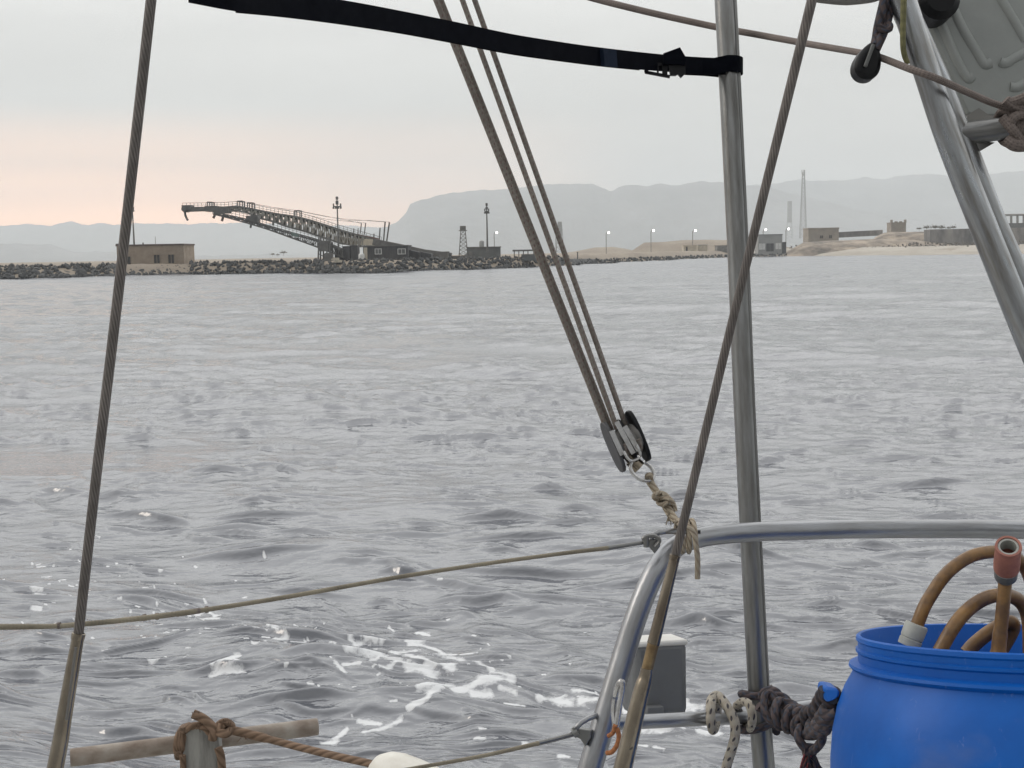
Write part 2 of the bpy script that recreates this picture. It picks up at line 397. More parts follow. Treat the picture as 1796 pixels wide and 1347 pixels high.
    q = np.stack([i, i+nc, i+nc+1, i+1], -1).reshape(-1, 4)
    me.loops.add(q.size); me.loops.foreach_set('vertex_index', q.ravel().astype(np.int32))
    me.polygons.add(len(q)); me.polygons.foreach_set('loop_start', np.arange(0, q.size, 4, dtype=np.int32))
    me.polygons.foreach_set('use_smooth', np.ones(len(q), dtype=bool))
    me.update(calc_edges=True)
    rgh = np.clip(.07+.0011*YY, .07, .26)
    ar = me.attributes.new('chop', 'FLOAT', 'POINT'); ar.data.foreach_set('value', rgh.ravel().astype(np.float32))
    at = me.attributes.new('foam', 'FLOAT', 'POINT'); at.data.foreach_set('value', foam.ravel().astype(np.float32))
    m = bpy.data.materials.new('sea_water'); m.use_nodes = True; nt = m.node_tree; N = nt.nodes; L = nt.links; b = N['Principled BSDF']
    b.inputs['IOR'].default_value = 2.2; b.inputs['Roughness'].default_value = .09
    tc = N.new('ShaderNodeTexCoord'); a = N.new('ShaderNodeAttribute'); a.attribute_name = 'foam'
    # ripples
    mp = N.new('ShaderNodeMapping'); mp.inputs['Scale'].default_value = (2.2, 4.2, 1); mp.inputs['Rotation'].default_value = (0, 0, .3); L.new(tc.outputs['Object'], mp.inputs[0])
    n1 = N.new('ShaderNodeTexNoise'); n1.inputs['Scale'].default_value = 1.6; n1.inputs['Detail'].default_value = 4; n1.inputs['Roughness'].default_value = .55; L.new(mp.outputs[0], n1.inputs['Vector'])
    bp = N.new('ShaderNodeBump'); bp.inputs['Strength'].default_value = .36; bp.inputs['Distance'].default_value = .05; L.new(n1.outputs['Fac'], bp.inputs['Height'])
    # foam mask with ragged edge
    n2 = N.new('ShaderNodeTexNoise'); n2.inputs['Scale'].default_value = 11; n2.inputs['Detail'].default_value = 6; n2.inputs['Roughness'].default_value = .65; L.new(tc.outputs['Object'], n2.inputs['Vector'])
    ad = N.new('ShaderNodeMath'); ad.operation = 'MULTIPLY_ADD'; ad.inputs[1].default_value = 2.5; L.new(n2.outputs['Fac'], ad.inputs[0]); L.new(a.outputs['Fac'], ad.inputs[2])
    fm = N.new('ShaderNodeMapRange'); fm.inputs['From Min'].default_value = 1.5; fm.inputs['From Max'].default_value = 2.0; fm.clamp = True; L.new(ad.outputs[0], fm.inputs['Value'])
    gate = N.new('ShaderNodeMath'); gate.operation = 'GREATER_THAN'; gate.inputs[1].default_value = .02; L.new(a.outputs['Fac'], gate.inputs[0])
    fk = N.new('ShaderNodeMath'); fk.operation = 'MULTIPLY'; L.new(fm.outputs[0], fk.inputs[0]); L.new(gate.outputs[0], fk.inputs[1])
    mx = N.new('ShaderNodeMix'); mx.data_type = 'RGBA'; mx.inputs[6].default_value = (.082, .088, .106, 1); mx.inputs[7].default_value = (.66, .67, .68, 1)
    L.new(fk.outputs[0], mx.inputs[0]); L.new(mx.outputs[2], b.inputs['Base Color'])
    rg = N.new('ShaderNodeMapRange'); rg.inputs['To Min'].default_value = .09; rg.inputs['To Max'].default_value = .8; L.new(fk.outputs[0], rg.inputs['Value']); ac = N.new('ShaderNodeAttribute'); ac.attribute_name = 'chop'; L.new(ac.outputs['Fac'], rg.inputs['To Min']); L.new(rg.outputs[0], b.inputs['Roughness'])
    L.new(bp.outputs[0], b.inputs['Normal'])
    me.materials.append(m)
    f2 = MB(); f2.add([(-5000,-350,-.7),(5000,-350,-.7),(5000,420,-.7),(-5000,420,-.7)], [(0,1,2,3)]); struct(f2.build('sea_water', m, smooth=False))
    return o
water()

# ------------------------------------------------------------------ land
SHORE = [(-900,250),(-300,190),(0,182),(100,184),(200,188),(330,200),(450,192),(560,185),(680,180),(800,190),(900,205),(1000,232),(1100,275),(1200,340),(1280,400),(1380,395),(1500,370),(1600,352),(1700,340),(1796,332),(2100,320),(2700,330)]
def shore_d(x):
    for (a, da), (b, db) in zip(SHORE[:-1], SHORE[1:]):
        if a <= x <= b: return da + (db-da)*(x-a)/(b-a)
    return SHORE[0][1] if x < SHORE[0][0] else SHORE[-1][1]
def nz(x, y, s=1., seed=0):
    return (math.sin(x*.9/s+seed)+math.sin(y*1.1/s+1.7*seed)+math.sin((x+y)*.63/s+2.1)+math.sin((x-1.4*y)*1.7/s+.4*seed)*.5)/3.5

m_sand = mat('shore_sand', (.33,.275,.21), .9, var=.3, scale=.06, col2=(.25,.205,.16), bump=.5, bscale=1.5, detail=9)
m_beach = mat('beach_sand', (.46,.42,.36), .9, scale=.12, col2=(.36,.32,.265), bump=.3, bscale=2)
m_rock = mat('boulder', (.145,.144,.138), .9, scale=.8, col2=(.03,.031,.032), bump=.8, bscale=3, detail=8, lo=.3, hi=.72)
m_mount = mat('mountain_rock', (.20,.195,.20), .95, scale=.0035, col2=(.09,.09,.095), bump=1, bscale=.01, detail=10)

xs = list(range(-900, 2701, 6))
mb = MB(); rows = [-9, -2, 0, 2, 4.5, 8, 14, 22, 34, 50, 75, 110, 160, 240, 380, 600, 1000, 2000, 4000, 6800]
vs = []
for x in xs:
    d0 = shore_d(x)
    rocky = 1.0 if x < 950 else max(0, 1-(x-950)/250)
    for r in rows:
        hi = 1.75*rocky + 2.2*(1-rocky)
        wd = 4.0*rocky + 24*(1-rocky)
        if r <= 0: z = r*.22
        else: z = hi*min(1, r/wd)**.8
        D = d0 + r
        p = G(x, D, 0)
        if r > 1 : z += .22*nz(p.x, p.y, 3.5, 1)*min(1, r/8) + .12*nz(p.x, p.y, 1.2, 3)*min(1, r/8)
        if r > 100: z = z*.55+1.1
        if r > 1500: z = 2.2
        vs.append((p.x, p.y, z))
n = len(rows)
mb.add(vs, [(i*n+j, (i+1)*n+j, (i+1)*n+j+1, i*n+j+1) for i in range(len(xs)-1) for j in range(n-1)])
struct(mb.build('shore_ground', m_sand, angle=180))

mb = MB(); xs = list(range(-300, 1240, 6)); rows = [-2, .5, 2, 3.5, 5]
vs = []
for x in xs:
    for r in rows:
        p = G(x, shore_d(x)+r, 0); k = (.8 if 215 < x < 335 else 1.0) if x < 950 else max(.35, 1-(x-950)/250)
        vs.append((p.x, p.y, (1.6*k*min(1, max(r, 0)/4.0)**.9 + .16*nz(p.x*2, p.y*2, 1, 4)) if r > 0 else -.5))
n = len(rows); mb.add(vs, [(i*n+j, (i+1)*n+j, (i+1)*n+j+1, i*n+j+1) for i in range(len(xs)-1) for j in range(n-1)])
struct(mb.build('rock_bank', m_rock, angle=180))
# pale beach on the right, and the earth bluff behind it
mb = MB(); xs = list(range(1290, 2400, 6)); rows = [-3, 0, 4, 10, 18, 26]
vs = []
for x in xs:
    d0 = shore_d(x)
    for r in rows:
        p = G(x, d0+r, 0); t = min(1, (x-1290)/70)
        z = (r*.22 if r < 0 else 2.2*(r/24)**.8) + .05*t + .10*nz(p.x, p.y, 3, 5)*t*(1 if r > 2 else 0) + (.12*t if r > 0 else 0)
        vs.append((p.x, p.y, z))
n = len(rows); mb.add(vs, [(i*n+j, (i+1)*n+j, (i+1)*n+j+1, i*n+j+1) for i in range(len(xs)-1) for j in range(n-1)])
struct(mb.build('beach', m_beach, angle=180))

def heap(name, prof, D, depth, m, seed=1, rows=9, step=5, rough=.3, skew=.35):
    """terrain bank: a ridge line given in photo columns and rows, with real depth"""
    xs = []; x = prof[0][0]
    while x <= prof[-1][0]: xs.append(x); x += step
    vs = []
    for x in xs:
        for (a, ya), (b, yb) in zip(prof[:-1], prof[1:]):
            if a <= x <= b: y = ya+(yb-ya)*(x-a)/max(1e-6, b-a); break
        top = P(x, y, D).z
        for j in range(rows):
            u = j/(rows-1)
            k = (u/skew if u < skew else (1-u)/(1-skew)); k = k**.75 if u < skew else k
            d = D + depth*(u-skew)
            p = G(x, d, 0); z = (top+.5)*k - .5
            z += rough*nz(p.x, p.y, depth*.09, seed)*min(k, 1-k)*2 + rough*.5*nz(p.x*2.3, p.y*2.1, depth*.07, seed+2)*min(k, 1-k)*2
            vs.append((p.x, p.y, z))
    mb = MB(); mb.add(vs, [(i*rows+j, (i+1)*rows+j, (i+1)*rows+j+1, i*rows+j+1) for i in range(len(xs)-1) for j in range(rows-1)])
    return struct(mb.build(name, m, angle=180))
m_bluff = mat('bluff_earth', (.44,.36,.28), .95, scale=.16, col2=(.11,.095,.08), bump=.9, bscale=.5, detail=9, stretch=(1,1,1.6))  # earth mottling, its contrast deepened in the colour in place of relief shading
m_quay = mat('quay_stone', (.30,.285,.27), .95, scale=.22, col2=(.10,.10,.10), bump=.5, bscale=1, stretch=(1,1,.35), detail=8)
heap('sand_mound', [(1060,452),(1085,445),(1110,438),(1130,424),(1165,423),(1195,420),(1240,419),(1290,420),(1330,424),(1370,430),(1400,436)], 440, 70, m_sand, 3, step=3, rough=.8)
heap('sand_mound', [(960,458),(985,444),(1010,440),(1045,433),(1075,432),(1100,436),(1130,444)], 520, 70, m_sand, 5, step=3, rough=.8)
heap('sand_bank', [(1380,440),(1410,424),(1450,421),(1500,419),(1545,417),(1600,420),(1660,426),(1700,430)], 402, 50, m_bluff, 7, step=3, rough=1.0)
heap('earth_bluff', [(1520,430),(1535,412),(1550,404),(1565,402),(1600,402),(1660,401),(1720,400),(1800,398),(1900,398),(2050,402),(2150,420)], 420, 90, m_bluff, 9, step=3, rough=1.2, skew=.18)

def mountain(name, prof, D, depth, seed, rows=26, step=4):
    xs = np.arange(prof[0][0], prof[-1][0]+1, step); ys = np.interp(xs, [p[0] for p in prof], [p[1] for p in prof])
    r = np.random.default_rng(seed); vs = []
    for x, y in zip(xs, ys):
        y = y + .7*math.sin(x*.10+seed)+.5*math.sin(x*.23+2*seed)+.3*math.sin(x*.57+seed)
        top = P(x, y, D).z
        for j in range(rows):
            u = j/(rows-1); k = (u/.5 if u < .5 else (1-u)/.5)
            d = D + depth*(u-.5); p = G(x, d, 0)
            gul = .03*math.sin(x*.05+2*math.sin(u*5+seed))+.02*math.sin(x*.11+u*9)
            kk = max(0, min(1, k**(.75) + gul*k*(1-k)*2.2))
            vs.append((p.x, p.y, (top+6)*kk-6 + 8*nz(p.x, p.y, 150, seed)*min(k, 1-k)*2))
    mb = MB(); mb.add(vs, [(i*rows+j, (i+1)*rows+j, (i+1)*rows+j+1, i*rows+j+1) for i in range(len(xs)-1) for j in range(rows-1)])
    return struct(mb.build(name, m_mount, angle=180))
mountain('headland', [(590,450),(620,432),(650,412),(680,396),(700,386),(714,373),(722,356),(740,348),(765,342),(800,335),(850,331),(900,328),(950,322),(1000,319),(1040,320),(1060,327),(1072,334),(1085,326),(1110,321),(1135,323),(1160,319),(1178,323),(1230,316),(1265,316),(1300,322),(1340,324),(1400,340),(1500,365),(1650,395),(1800,425)], 4800, 1000, 2)
mountain('far_mountains', [(1150,340),(1200,328),(1260,321),(1300,323),(1340,321),(1400,313),(1450,315),(1500,311),(1515,309),(1545,312),(1580,306),(1605,302),(1630,303),(1665,306),(1720,303),(1796,297),(1900,290),(2050,300),(2200,310),(2400,340)], 6000, 1300, 4)
mountain('far_hills', [(-400,402),(-200,396),(0,394),(60,391),(95,394),(112,390),(126,386),(142,389),(158,394),(175,389),(205,392),(260,390),(330,391),(420,389),(520,391),(600,394),(680,398),(760,404),(820,412)], 6600, 1100, 6)
mountain('low_hills', [(-300,418),(-150,422),(0,426),(50,427),(92,428),(112,435),(130,440),(150,443),(170,440),(195,441),(230,444),(300,446),(340,448),(420,447),(500,445),(560,448)], 4300, 900, 8)

# ------------------------------------------------------------------ boulders
def rock_mesh(seed, sub=2):
    import bmesh
    bm = bmesh.new(); bmesh.ops.create_icosphere(bm, subdivisions=sub, radius=1)
    r = random.Random(seed); pl = []
    for k in range(11):
        d = Vector((r.gauss(0,1), r.gauss(0,1), r.gauss(0,1))).normalized(); pl.append((d, r.uniform(.55, .85)))
    for v in bm.verts:
        c = v.co.copy()
        for d, h in pl:
            e = c.dot(d)
            if e > h: c -= d*(e-h)*.9
        v.co = c*(1+.06*math.sin(c.x*9+seed)*math.sin(c.y*8))
    for v in bm.verts: v.co.x *= 1.15; v.co.z *= .8
    me = bpy.data.meshes.new('boulder'); bm.to_mesh(me); bm.free(); me.materials.append(m_rock)
    me.polygons.foreach_set('use_smooth', [False]*len(me.polygons)); return me
rocks = [rock_mesh(s) for s in range(6)]
rr = random.Random(5)
for i in range(250):
    x = rr.uniform(-60, 905); row = rr.choice((0, 0, 1, 1, 2))
    x = -60 + (i+rr.uniform(-.5, .5))*965/250
    d0 = shore_d(x); s = rr.uniform(.36, .74)*(1.15 if x < 260 else .85)
    r = (.2, 1.9, 3.6)[row] + rr.uniform(-.6, .6)
    p = G(x, d0+r, 0); z = ((.1, .6, 1.2)[row] + rr.uniform(-.15, .2))*(.55 if 215 < x < 335 else 1)
    o = bpy.data.objects.new('boulder', rocks[i % 6]); COL.objects.link(o)
    o.location = (p.x, p.y, z); o.rotation_euler = (rr.uniform(-.5,.5), rr.uniform(-.5,.5), rr.uniform(0,6.28)); o.scale = (s*rr.uniform(.9,1.3), s, s*rr.uniform(.8,1.1))
    tag(o, 'dark grey boulder lying in the rock breakwater at the waterline', 'boulder', 'boulders of the rock breakwater')
mb = MB(); import bmesh
bms = []
for s in range(4):
    b = bmesh.new(); bmesh.ops.create_icosphere(b, subdivisions=1, radius=1); r = random.Random(s+40)
    for v in b.verts: v.co *= r.uniform(.7, 1.1)
    bms.append(([v.co.copy() for v in b.verts], [tuple(v.index for v in f.verts) for f in b.faces])); b.free()
for i in range(2600):
    x = rr.uniform(-300, 1420); d0 = shore_d(x); lim = 5.5 if x < 900 else 4.5
    r = rr.uniform(-.8, lim); s = rr.uniform(.15, .42)*(1 if x < 950 else .8)*(1.2 if x > 1100 else 1)
    p = G(x, d0+r, 0); z = max(-.1, 1.7*min(1, max(0, r)/4)**.8*(1 if x < 1000 else .5)) + rr.uniform(-.05, .2)
    if 215 < x < 335: z *= .7
    vv, ff = bms[i % 4]; rot = Matrix.Rotation(rr.uniform(0, 6.28), 3, 'Z')
    mb.add([Vector((p.x, p.y, z)) + (rot@v)*s for v in vv], ff)
struct(mb.build('shore_rubble', m_rock, smooth=False), 'stuff')
mb = MB()
for i in range(900):
    x = rr.uniform(1385, 1900); r = rr.choice((rr.gauss(26, 1.2), rr.uniform(27, 45))); s = rr.uniform(.12, .42)
    p = G(x, shore_d(x)+r, 0); z = 2.25 + max(0, r-26)*.07; vv, ff = bms[i % 4]; rot = Matrix.Rotation(rr.uniform(0, 6.28), 3, 'Z')
    mb.add([Vector((p.x, p.y, z)) + (rot@v)*s for v in vv], ff)
struct(mb.build('beach_debris', mat('debris_stone', (.16,.145,.125), .9, scale=1), smooth=False), 'stuff')

# ------------------------------------------------------------------ buildings on the shore
m_tan = mat('tan_plaster', (.38,.315,.25), .9, scale=.9, col2=(.29,.235,.185), bump=.4, bscale=6, detail=8)
m_tanroof = mat('roof_edge', (.16,.125,.11), .9, scale=2)
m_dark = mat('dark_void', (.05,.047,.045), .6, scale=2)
m_shed = mat('dark_cladding', (.10,.097,.097), .75, scale=1.2, col2=(.065,.063,.065), stretch=(3,3,.5))
m_white = mat('white_paint', (.72,.72,.70), .6, scale=2, col2=(.6,.6,.58))
m_grey = mat('grey_concrete', (.19,.195,.19), .9, scale=.7, col2=(.13,.135,.135), bump=.3, bscale=4)
m_steel = mat('grey_steel', (.24,.235,.22), .7, scale=1.5, col2=(.15,.145,.135))
m_dsteel = mat('dark_steel', (.19,.185,.175), .7, scale=1.5, col2=(.125,.12,.115))
m_rust = mat('rust_panel', (.22,.105,.075), .8, scale=1.5, col2=(.15,.085,.07))
m_green = mat('green_panel', (.20,.26,.235), .7, scale=1.5)
m_cream = mat('cream_panel', (.62,.56,.45), .8, scale=1.2, col2=(.48,.43,.35))
m_belt = mat('conveyor_belt', (.15,.145,.135), .8, scale=1)
m_lamp = emit('lamp_glow', (1, .97, .92), 4)
m_beige = mat('beige_plaster', (.37,.33,.28), .9, scale=.4, col2=(.28,.25,.22), bump=.3, bscale=4)
m_haul = mat('pale_concrete', (.38,.38,.37), .9, scale=.3, col2=(.29,.29,.28))

def house(name, label, x0, x1, ytop, ybot, D, depth, m, cat='building', roof=None, wins=(), doors=(), parapet=.25, m_roof=None, group=None):
    """box building: front wall facing the viewer between columns x0, x1; rows ytop..ybot; wins/doors as (x0,x1,y0,y1[,mat])"""
    zb = P((x0+x1)/2, ybot, D).z; zt = P((x0+x1)/2, ytop, D).z
    a = G(x0, D, zb); b = G(x1, D, zb); t = thing(name, label, cat, (a+b)/2, group)
    base = zb - 1.2
    X = (b-a).normalized(); X.z = 0; X.normalize(); Y = Vector((-X.y, X.x, 0)); c = (a+b)/2
    wd = (b-a).length
    mbb = MB(); mbb.box((c.x+Y.x*depth/2, c.y+Y.y*depth/2, (base+zt)/2), (wd/2, depth/2, (zt-base)/2), (X, Y, Vector((0,0,1)))); mbb.build('wall', m, t, smooth=False)
    mr = MB(); mr.box((c.x+Y.x*depth/2, c.y+Y.y*depth/2, zt+parapet/2+.003), (wd/2+.12, depth/2+.12, parapet/2), (X, Y, Vector((0,0,1)))); mr.build('roof', m_roof or m_tanroof, t, smooth=False)
    def opening(nm, q):
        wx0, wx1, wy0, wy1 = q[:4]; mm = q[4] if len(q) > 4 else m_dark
        z1 = P((wx0+wx1)/2, wy0, D).z; z0 = P((wx0+wx1)/2, wy1, D).z
        u = W((wx0+wx1)/2-(x0+x1)/2, D); hw = W(wx1-wx0, D)/2
        cc = c + X*u; 
        f = MB(); f.box((cc.x-Y.x*.02, cc.y-Y.y*.02, (z0+z1)/2), (hw, .05, (z1-z0)/2), (X, Y, Vector((0,0,1)))); po = f.build(nm, mm, t, smooth=False)
        fr = MB(); zc = (z0+z1)/2; hh = (z1-z0)/2; e = min(.09, hw*.3)
        for sx in (-1, 1): fr.box((cc.x+X.x*sx*(hw+e/2)-Y.x*.06, cc.y+X.y*sx*(hw+e/2)-Y.y*.06, zc), (e/2, .06, hh+e), (X, Y, Vector((0,0,1))))
        for sz in (-1, 1): fr.box((cc.x-Y.x*.063, cc.y-Y.y*.063, zc+sz*(hh+e/2)), (hw, .06, e/2), (X, Y, Vector((0,0,1))))
        if nm == 'window': fr.box((cc.x-Y.x*.066, cc.y-Y.y*.066, zc), (.035, .03, hh), (X, Y, Vector((0,0,1))))
        fr.build('frame', m_white if (len(q) > 5 and q[5]) else m, po, smooth=False)
    for q in wins: opening('window', q)
    for q in doors: opening('door', q)
    return t, c, X, Y, zt

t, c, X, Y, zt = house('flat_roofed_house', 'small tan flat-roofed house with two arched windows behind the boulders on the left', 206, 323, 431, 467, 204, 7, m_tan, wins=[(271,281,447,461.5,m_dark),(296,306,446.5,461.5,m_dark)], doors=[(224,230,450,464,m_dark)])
f = MB(); p = G(273, 205, zt); f.tube([p, p+Vector((0,0,1.5))], .03, 6); p2 = G(251, 205.5, zt+.2); f.tube([p2, p2+Vector((0,0,.35))], .12, 8); f.build('roof_antenna', m_dsteel, t)
f = MB()
for wx in (276, 301):
    z1 = P(wx, 446.8, 204).z; q = G(wx, 204, z1); pts = [q + Vector((math.cos(w)*.45, -.09, math.sin(w)*.28)) for w in [math.pi*k/8 for k in range(9)]]
    f.prism(pts, (0, .06, 0))
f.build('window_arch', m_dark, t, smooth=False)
f = MB(); q = P(206, 430.5, 204); f.box((q.x+.3, q.y-.2, q.z+.1), (.5,.1,.18)); f.build('eave_lamp', m_dsteel, t, smooth=False)

# dark shed with white windows
t, c, X, Y, zt = house('dark_shed', 'dark clad shed with white framed windows at the foot of the conveyors', 641, 716, 432, 460, 188, 6, m_shed, wins=[(659,669,437,445,m_grey,1),(699,711,437,445,m_grey,1)], doors=[(638.5,645,434,458,m_cream)], parapet=.15, m_roof=m_dsteel)
for (a, b, y0, y1, D) in ((717,737,438,458,190),(737,757,441,457,191)):
    zb = P(a, y1, D).z; zt0 = P(a, y0, D).z; zt1 = P(b, y0+4.5, D).z; A = G(a+.3, D, zb-1); B = G(b, D, zb-1)
    f = MB(); f.prism([(A.x, A.y, zb-1), (B.x, B.y, zb-1), (B.x, B.y, zt1), (A.x, A.y, zt0)], (0, 4, 0)); f.build('lean_to', m_shed, t, smooth=False)
f = MB(); D = 197; a = G(746, D, P(746, 457, D).z)
for (xa, xb, y0, y1) in ((745, 788, 441, 444), (749, 786, 444, 455)):
    A = P(xa, y1, D); B = P(xb, y0, D); f.box(((A.x+B.x)/2, D+1.2+(0 if y0 > 442 else .003), (A.z+B.z)/2), ((B.x-A.x)/2, 1.3, (B.z-A.z)/2))
tag(f.build('tipper_trailer', m_dsteel, smooth=False), 'dark steel skip with a flared rim, right of the dark shed', 'skip')
# white tank
zb = P(628+5, 460, 187.5).z; q = G(634.5, 187.5, zb)
f = MB(); f.lathe(q, (0,0,1), [(.46,0),(.46,1.05),(.40,1.22),(.24,1.32),(.0,1.36)], 16, cap0=True); tag(f.build('water_tank', m_white), 'upright white water tank beside the dark shed', 'tank')
# tyre / drum and little white panels near the legs
q = G(554, 186, P(554, 457, 186).z); f = MB(); f.tube([q+Vector((0,-.3,0)), q+Vector((0,.3,0))], .36, 14); tag(f.build('cable_drum', m_dsteel), 'small dark drum lying left of the conveyor legs', 'drum')
for k, (x, y) in enumerate(((588,455),(593,459))):
    a = P(x, y, 186); f = MB(); f.box((a.x, a.y, a.z), (.55, .4, .12)); f.box((a.x+.1, a.y, a.z+.19), (.45, .36, .06)); tag(f.build('pallet_stack', m_cream, smooth=False), ('upper' if k == 0 else 'lower')+' pale flat stack of boards under the conveyors', 'boards')

# grey box building with tank
t, c, X, Y, zt = house('grey_hut', 'plain grey concrete hut with a roof tank right of the lattice tower', 819, 878, 434, 458, 207, 5, m_grey, parapet=.12, m_roof=m_steel, doors=[(823,828,441,456,m_steel)])
q = G(845, 209, zt+.1); f = MB(); f.lathe(q, (0,0,1), [(.42,0),(.42,.8),(.34,.98),(.12,1.05),(0,1.06)], 14); f.build('roof_tank', m_haul, t)
f = MB(); q = P(792, 452, 199); f.box((q.x+1.3, q.y, q.z), (2.4,.5,.3)); f.box((q.x+2.6,q.y-.1,q.z+.1),(.5,.62,.4)); tag(f.build('pipe_stack', m_dsteel, smooth=False), 'low dark stack of pipes under the lattice tower', 'pipes')
# half collapsed frame on the rubble
t = thing('ruined_shed', 'half collapsed open shed on the rubble right of the grey hut', 'shed', P(918, 452, 212))
f = MB()
for x in (902, 910, 918, 926, 936): f.bar(P(x, 455, 212), P(x, 440.5, 212), .16)
f.build('post', m_dsteel, t, smooth=False)
f = MB(); a = P(899, 440.5, 212); b = P(942, 440, 212); f.box(((a+b)/2+Vector((0,1.4,.1))), ((b-a).length/2, 1.7, .14)); f.build('roof', m_dsteel, t, smooth=False)
f = MB(); a = P(914, 446, 213); b = P(944, 457, 213); f.box(((a+b)/2), (1.4, 1, .55)); f.build('wall', m_grey, t, smooth=False)

# small far buildings on the right
house('cream_hut', 'small cream hut with a dark doorway on the sand, left of its plain twin', 1199, 1222, 431, 442, 400, 4, m_cream, doors=[(1203,1206,433,442,m_dark)], parapet=.15, m_roof=m_cream)
house('cream_hut', 'small plain cream cabin on the sand, right of the hut with the doorway', 1225, 1241, 430, 441, 402, 4, m_cream, parapet=.15, m_roof=m_haul)
house('low_block', 'low dull grey block beside the gantry pole on the far sand', 1258, 1284, 431, 444, 410, 5, m_steel, parapet=.15, m_roof=m_steel)
t, c, X, Y, zt = house('two_storey_store', 'two-storey grey store with white and dark bays at the beach end', 1330, 1372, 412, 440, 400, 6, m_haul, wins=[(1331,1342,427,438,m_white),(1344,1357,427,441,m_shed),(1360,1370,426,437,m_white)], parapet=.2, m_roof=m_grey)
house('dark_hut', 'small dark hut against the right side of the grey store', 1372.5, 1379, 425, 437, 401, 3, m_shed, parapet=.1, m_roof=m_shed)
house('beige_house', 'beige house with two dark windows on the bank below the radio mast', 1418, 1471, 402, 421, 430, 8, m_beige, wins=[(1438,1443.5,413,418,m_dark),(1454,1459,412.5,418,m_dark)], parapet=.5, m_roof=m_beige)
f = MB(); a = P(1471, 412, 450); b = P(1548, 408, 450); f.bar(a, b, 2.0, .4); tag(f.build('perimeter_wall', m_quay, smooth=False), 'long low grey wall right of the beige house', 'wall')
t, c, X, Y, zt = house('crenellated_tower', 'square pinkish blockhouse with raised corners on top of the bluff', 1563, 1589, 391, 404, 432, 5, m_beige, parapet=.2, m_roof=m_beige)
f = MB()
for x in (1564, 1588): q = G(x, 432, zt+.2); f.box(q+Vector((0,.3,.4)), (.35,.35,.5))
for x in (1572, 1580): q = G(x, 432, zt+.2); f.box(q+Vector((0,.3,.15)), (.5,.3,.2))
f.build('corner_merlon', m_beige, t, smooth=False)
# quay face
f = MB(); a = P(1632, 420, 401); b = P(1850, 418, 392); zt = P(1700, 401, 398).z
f.prism([(a.x, a.y, 1.2), (b.x, b.y, 1.2), (b.x, b.y+.6, zt), (a.x, a.y+.6, zt)], (0, 6, 0)); 
tag(f.build('quay_wall', m_quay, smooth=False), 'grey stained stone retaining wall above the pale beach', 'wall')
# unfinished concrete frame
t = thing('concrete_frame_building', 'unfinished open concrete frame building on the skyline right of the gantry tubes', 'building', P(1790, 402, 440))
f = MB(); D = 440
f.box(P(1800, 400, D)+Vector((0,3,0)), (W(46,D), 3.4, W(9,D))); f.build('wall', m_grey, t, smooth=False)
f = MB()
for x in range(1762, 1850, 11):
    for dy in (0, 5): a = P(x, 393, D); b = P(x, 377, D); f.bar(a+Vector((0,dy,0)), b+Vector((0,dy,0)), .45)
f.build('column_grid', m_haul, t, smooth=False)
f = MB(); f.box(P(1804, 376.2, D)+Vector((0,2.6,0)), (W(46,D), 3.2, .28)); f.build('roof', m_haul, t, smooth=False)
# dry bushes / parked things on the bluff
m_bush = mat('dry_bush', (.27,.26,.22), .9, scale=2, col2=(.19,.185,.16))
for k, (x, y, s) in enumerate(((1612,401,.7),(1625,399,1.0),(1640,398.5,1.2),(1652,399,1.1),(1664,400,.7),(1672,398.5,.9),(478,446,.7),(497,443,1.0),(487,447,.6))):
    D = 424 if k < 6 else 480
    f = MB(); c = P(x, y, D); r = random.Random(k)
    for j in range(170):
        d = Vector((r.gauss(0,.5), r.gauss(0,.4), abs(r.gauss(0,.36))-.2))*s; e = Vector((r.gauss(0,1), r.gauss(0,1), r.gauss(0,1))).normalized()*.22*s; g = Vector((r.gauss(0,1), r.gauss(0,1), r.gauss(0,1))).normalized()*.14*s
        f.add([c+d-e, c+d+g, c+d+e, c+d-g], [(0,1,2,3)])
    f.tube([c+Vector((0,0,-1.2*s)), c], .06*s, 5)
    tag(f.build('desert_shrub', m_bush, smooth=False), ['sparse dry shrub on the bluff edge above the quay wall','hazy desert shrub on the flat ground under the conveyor booms'][0 if k < 6 else 1], 'shrub', ['shrubs on the bluff','shrubs on the flat ground'][0 if k < 6 else 1])
# lone post
f = MB(); f.bar(P(1013, 455, 236), P(1013, 443, 236), .2); f.bar(P(1013, 443.2, 236), P(1013, 442, 236), .28); tag(f.build('bollard', m_dsteel, smooth=False), 'short dark post at the waterline right of the sheet ropes', 'post')

# ------------------------------------------------------------------ towers and lamps
m_lat = mat('pale_lattice', (.27,.27,.265), .7, scale=1.5, col2=(.2,.2,.195))
m_truss = mat('dusty_truss', (.40,.38,.33), .85, scale=.8, col2=(.24,.225,.2))
def lattice(name, label, x, y0, y1, D, w0, w1, m, n=9, head=None, group=None, th=.12, cat='tower'):
    b = P(x, y1, D); zt = P(x, y0, D).z; t = thing(name, label, cat, b, group); H = zt-b.z
    f = MB()
    def C(k, s, q): r = (w0+(w1-w0)*k)/2; return Vector((b.x+s*r, b.y+q*r, b.z+H*k))
    cs = ((-1,-1),(1,-1),(1,1),(-1,1))
    for s, q in cs: f.bar(C(0,s,q), C(1,s,q), th)
    f.build('corner_leg', m, t, smooth=False); f = MB()
    for i in range(n):
        a, d = i/n, (i+1)/n
        for (s, q), (s2, q2) in zip(cs, cs[1:]+cs[:1]):
            f.bar(C(a,s,q), C(d,s2,q2), th*.55); f.bar(C(a,s2,q2), C(d,s,q), th*.55); f.bar(C(d,s,q), C(d,s2,q2), th*.6)
    f.build('lattice_bracing', m, t, smooth=False)
    if head: head(t, Vector((b.x, b.y, zt)))
    return t
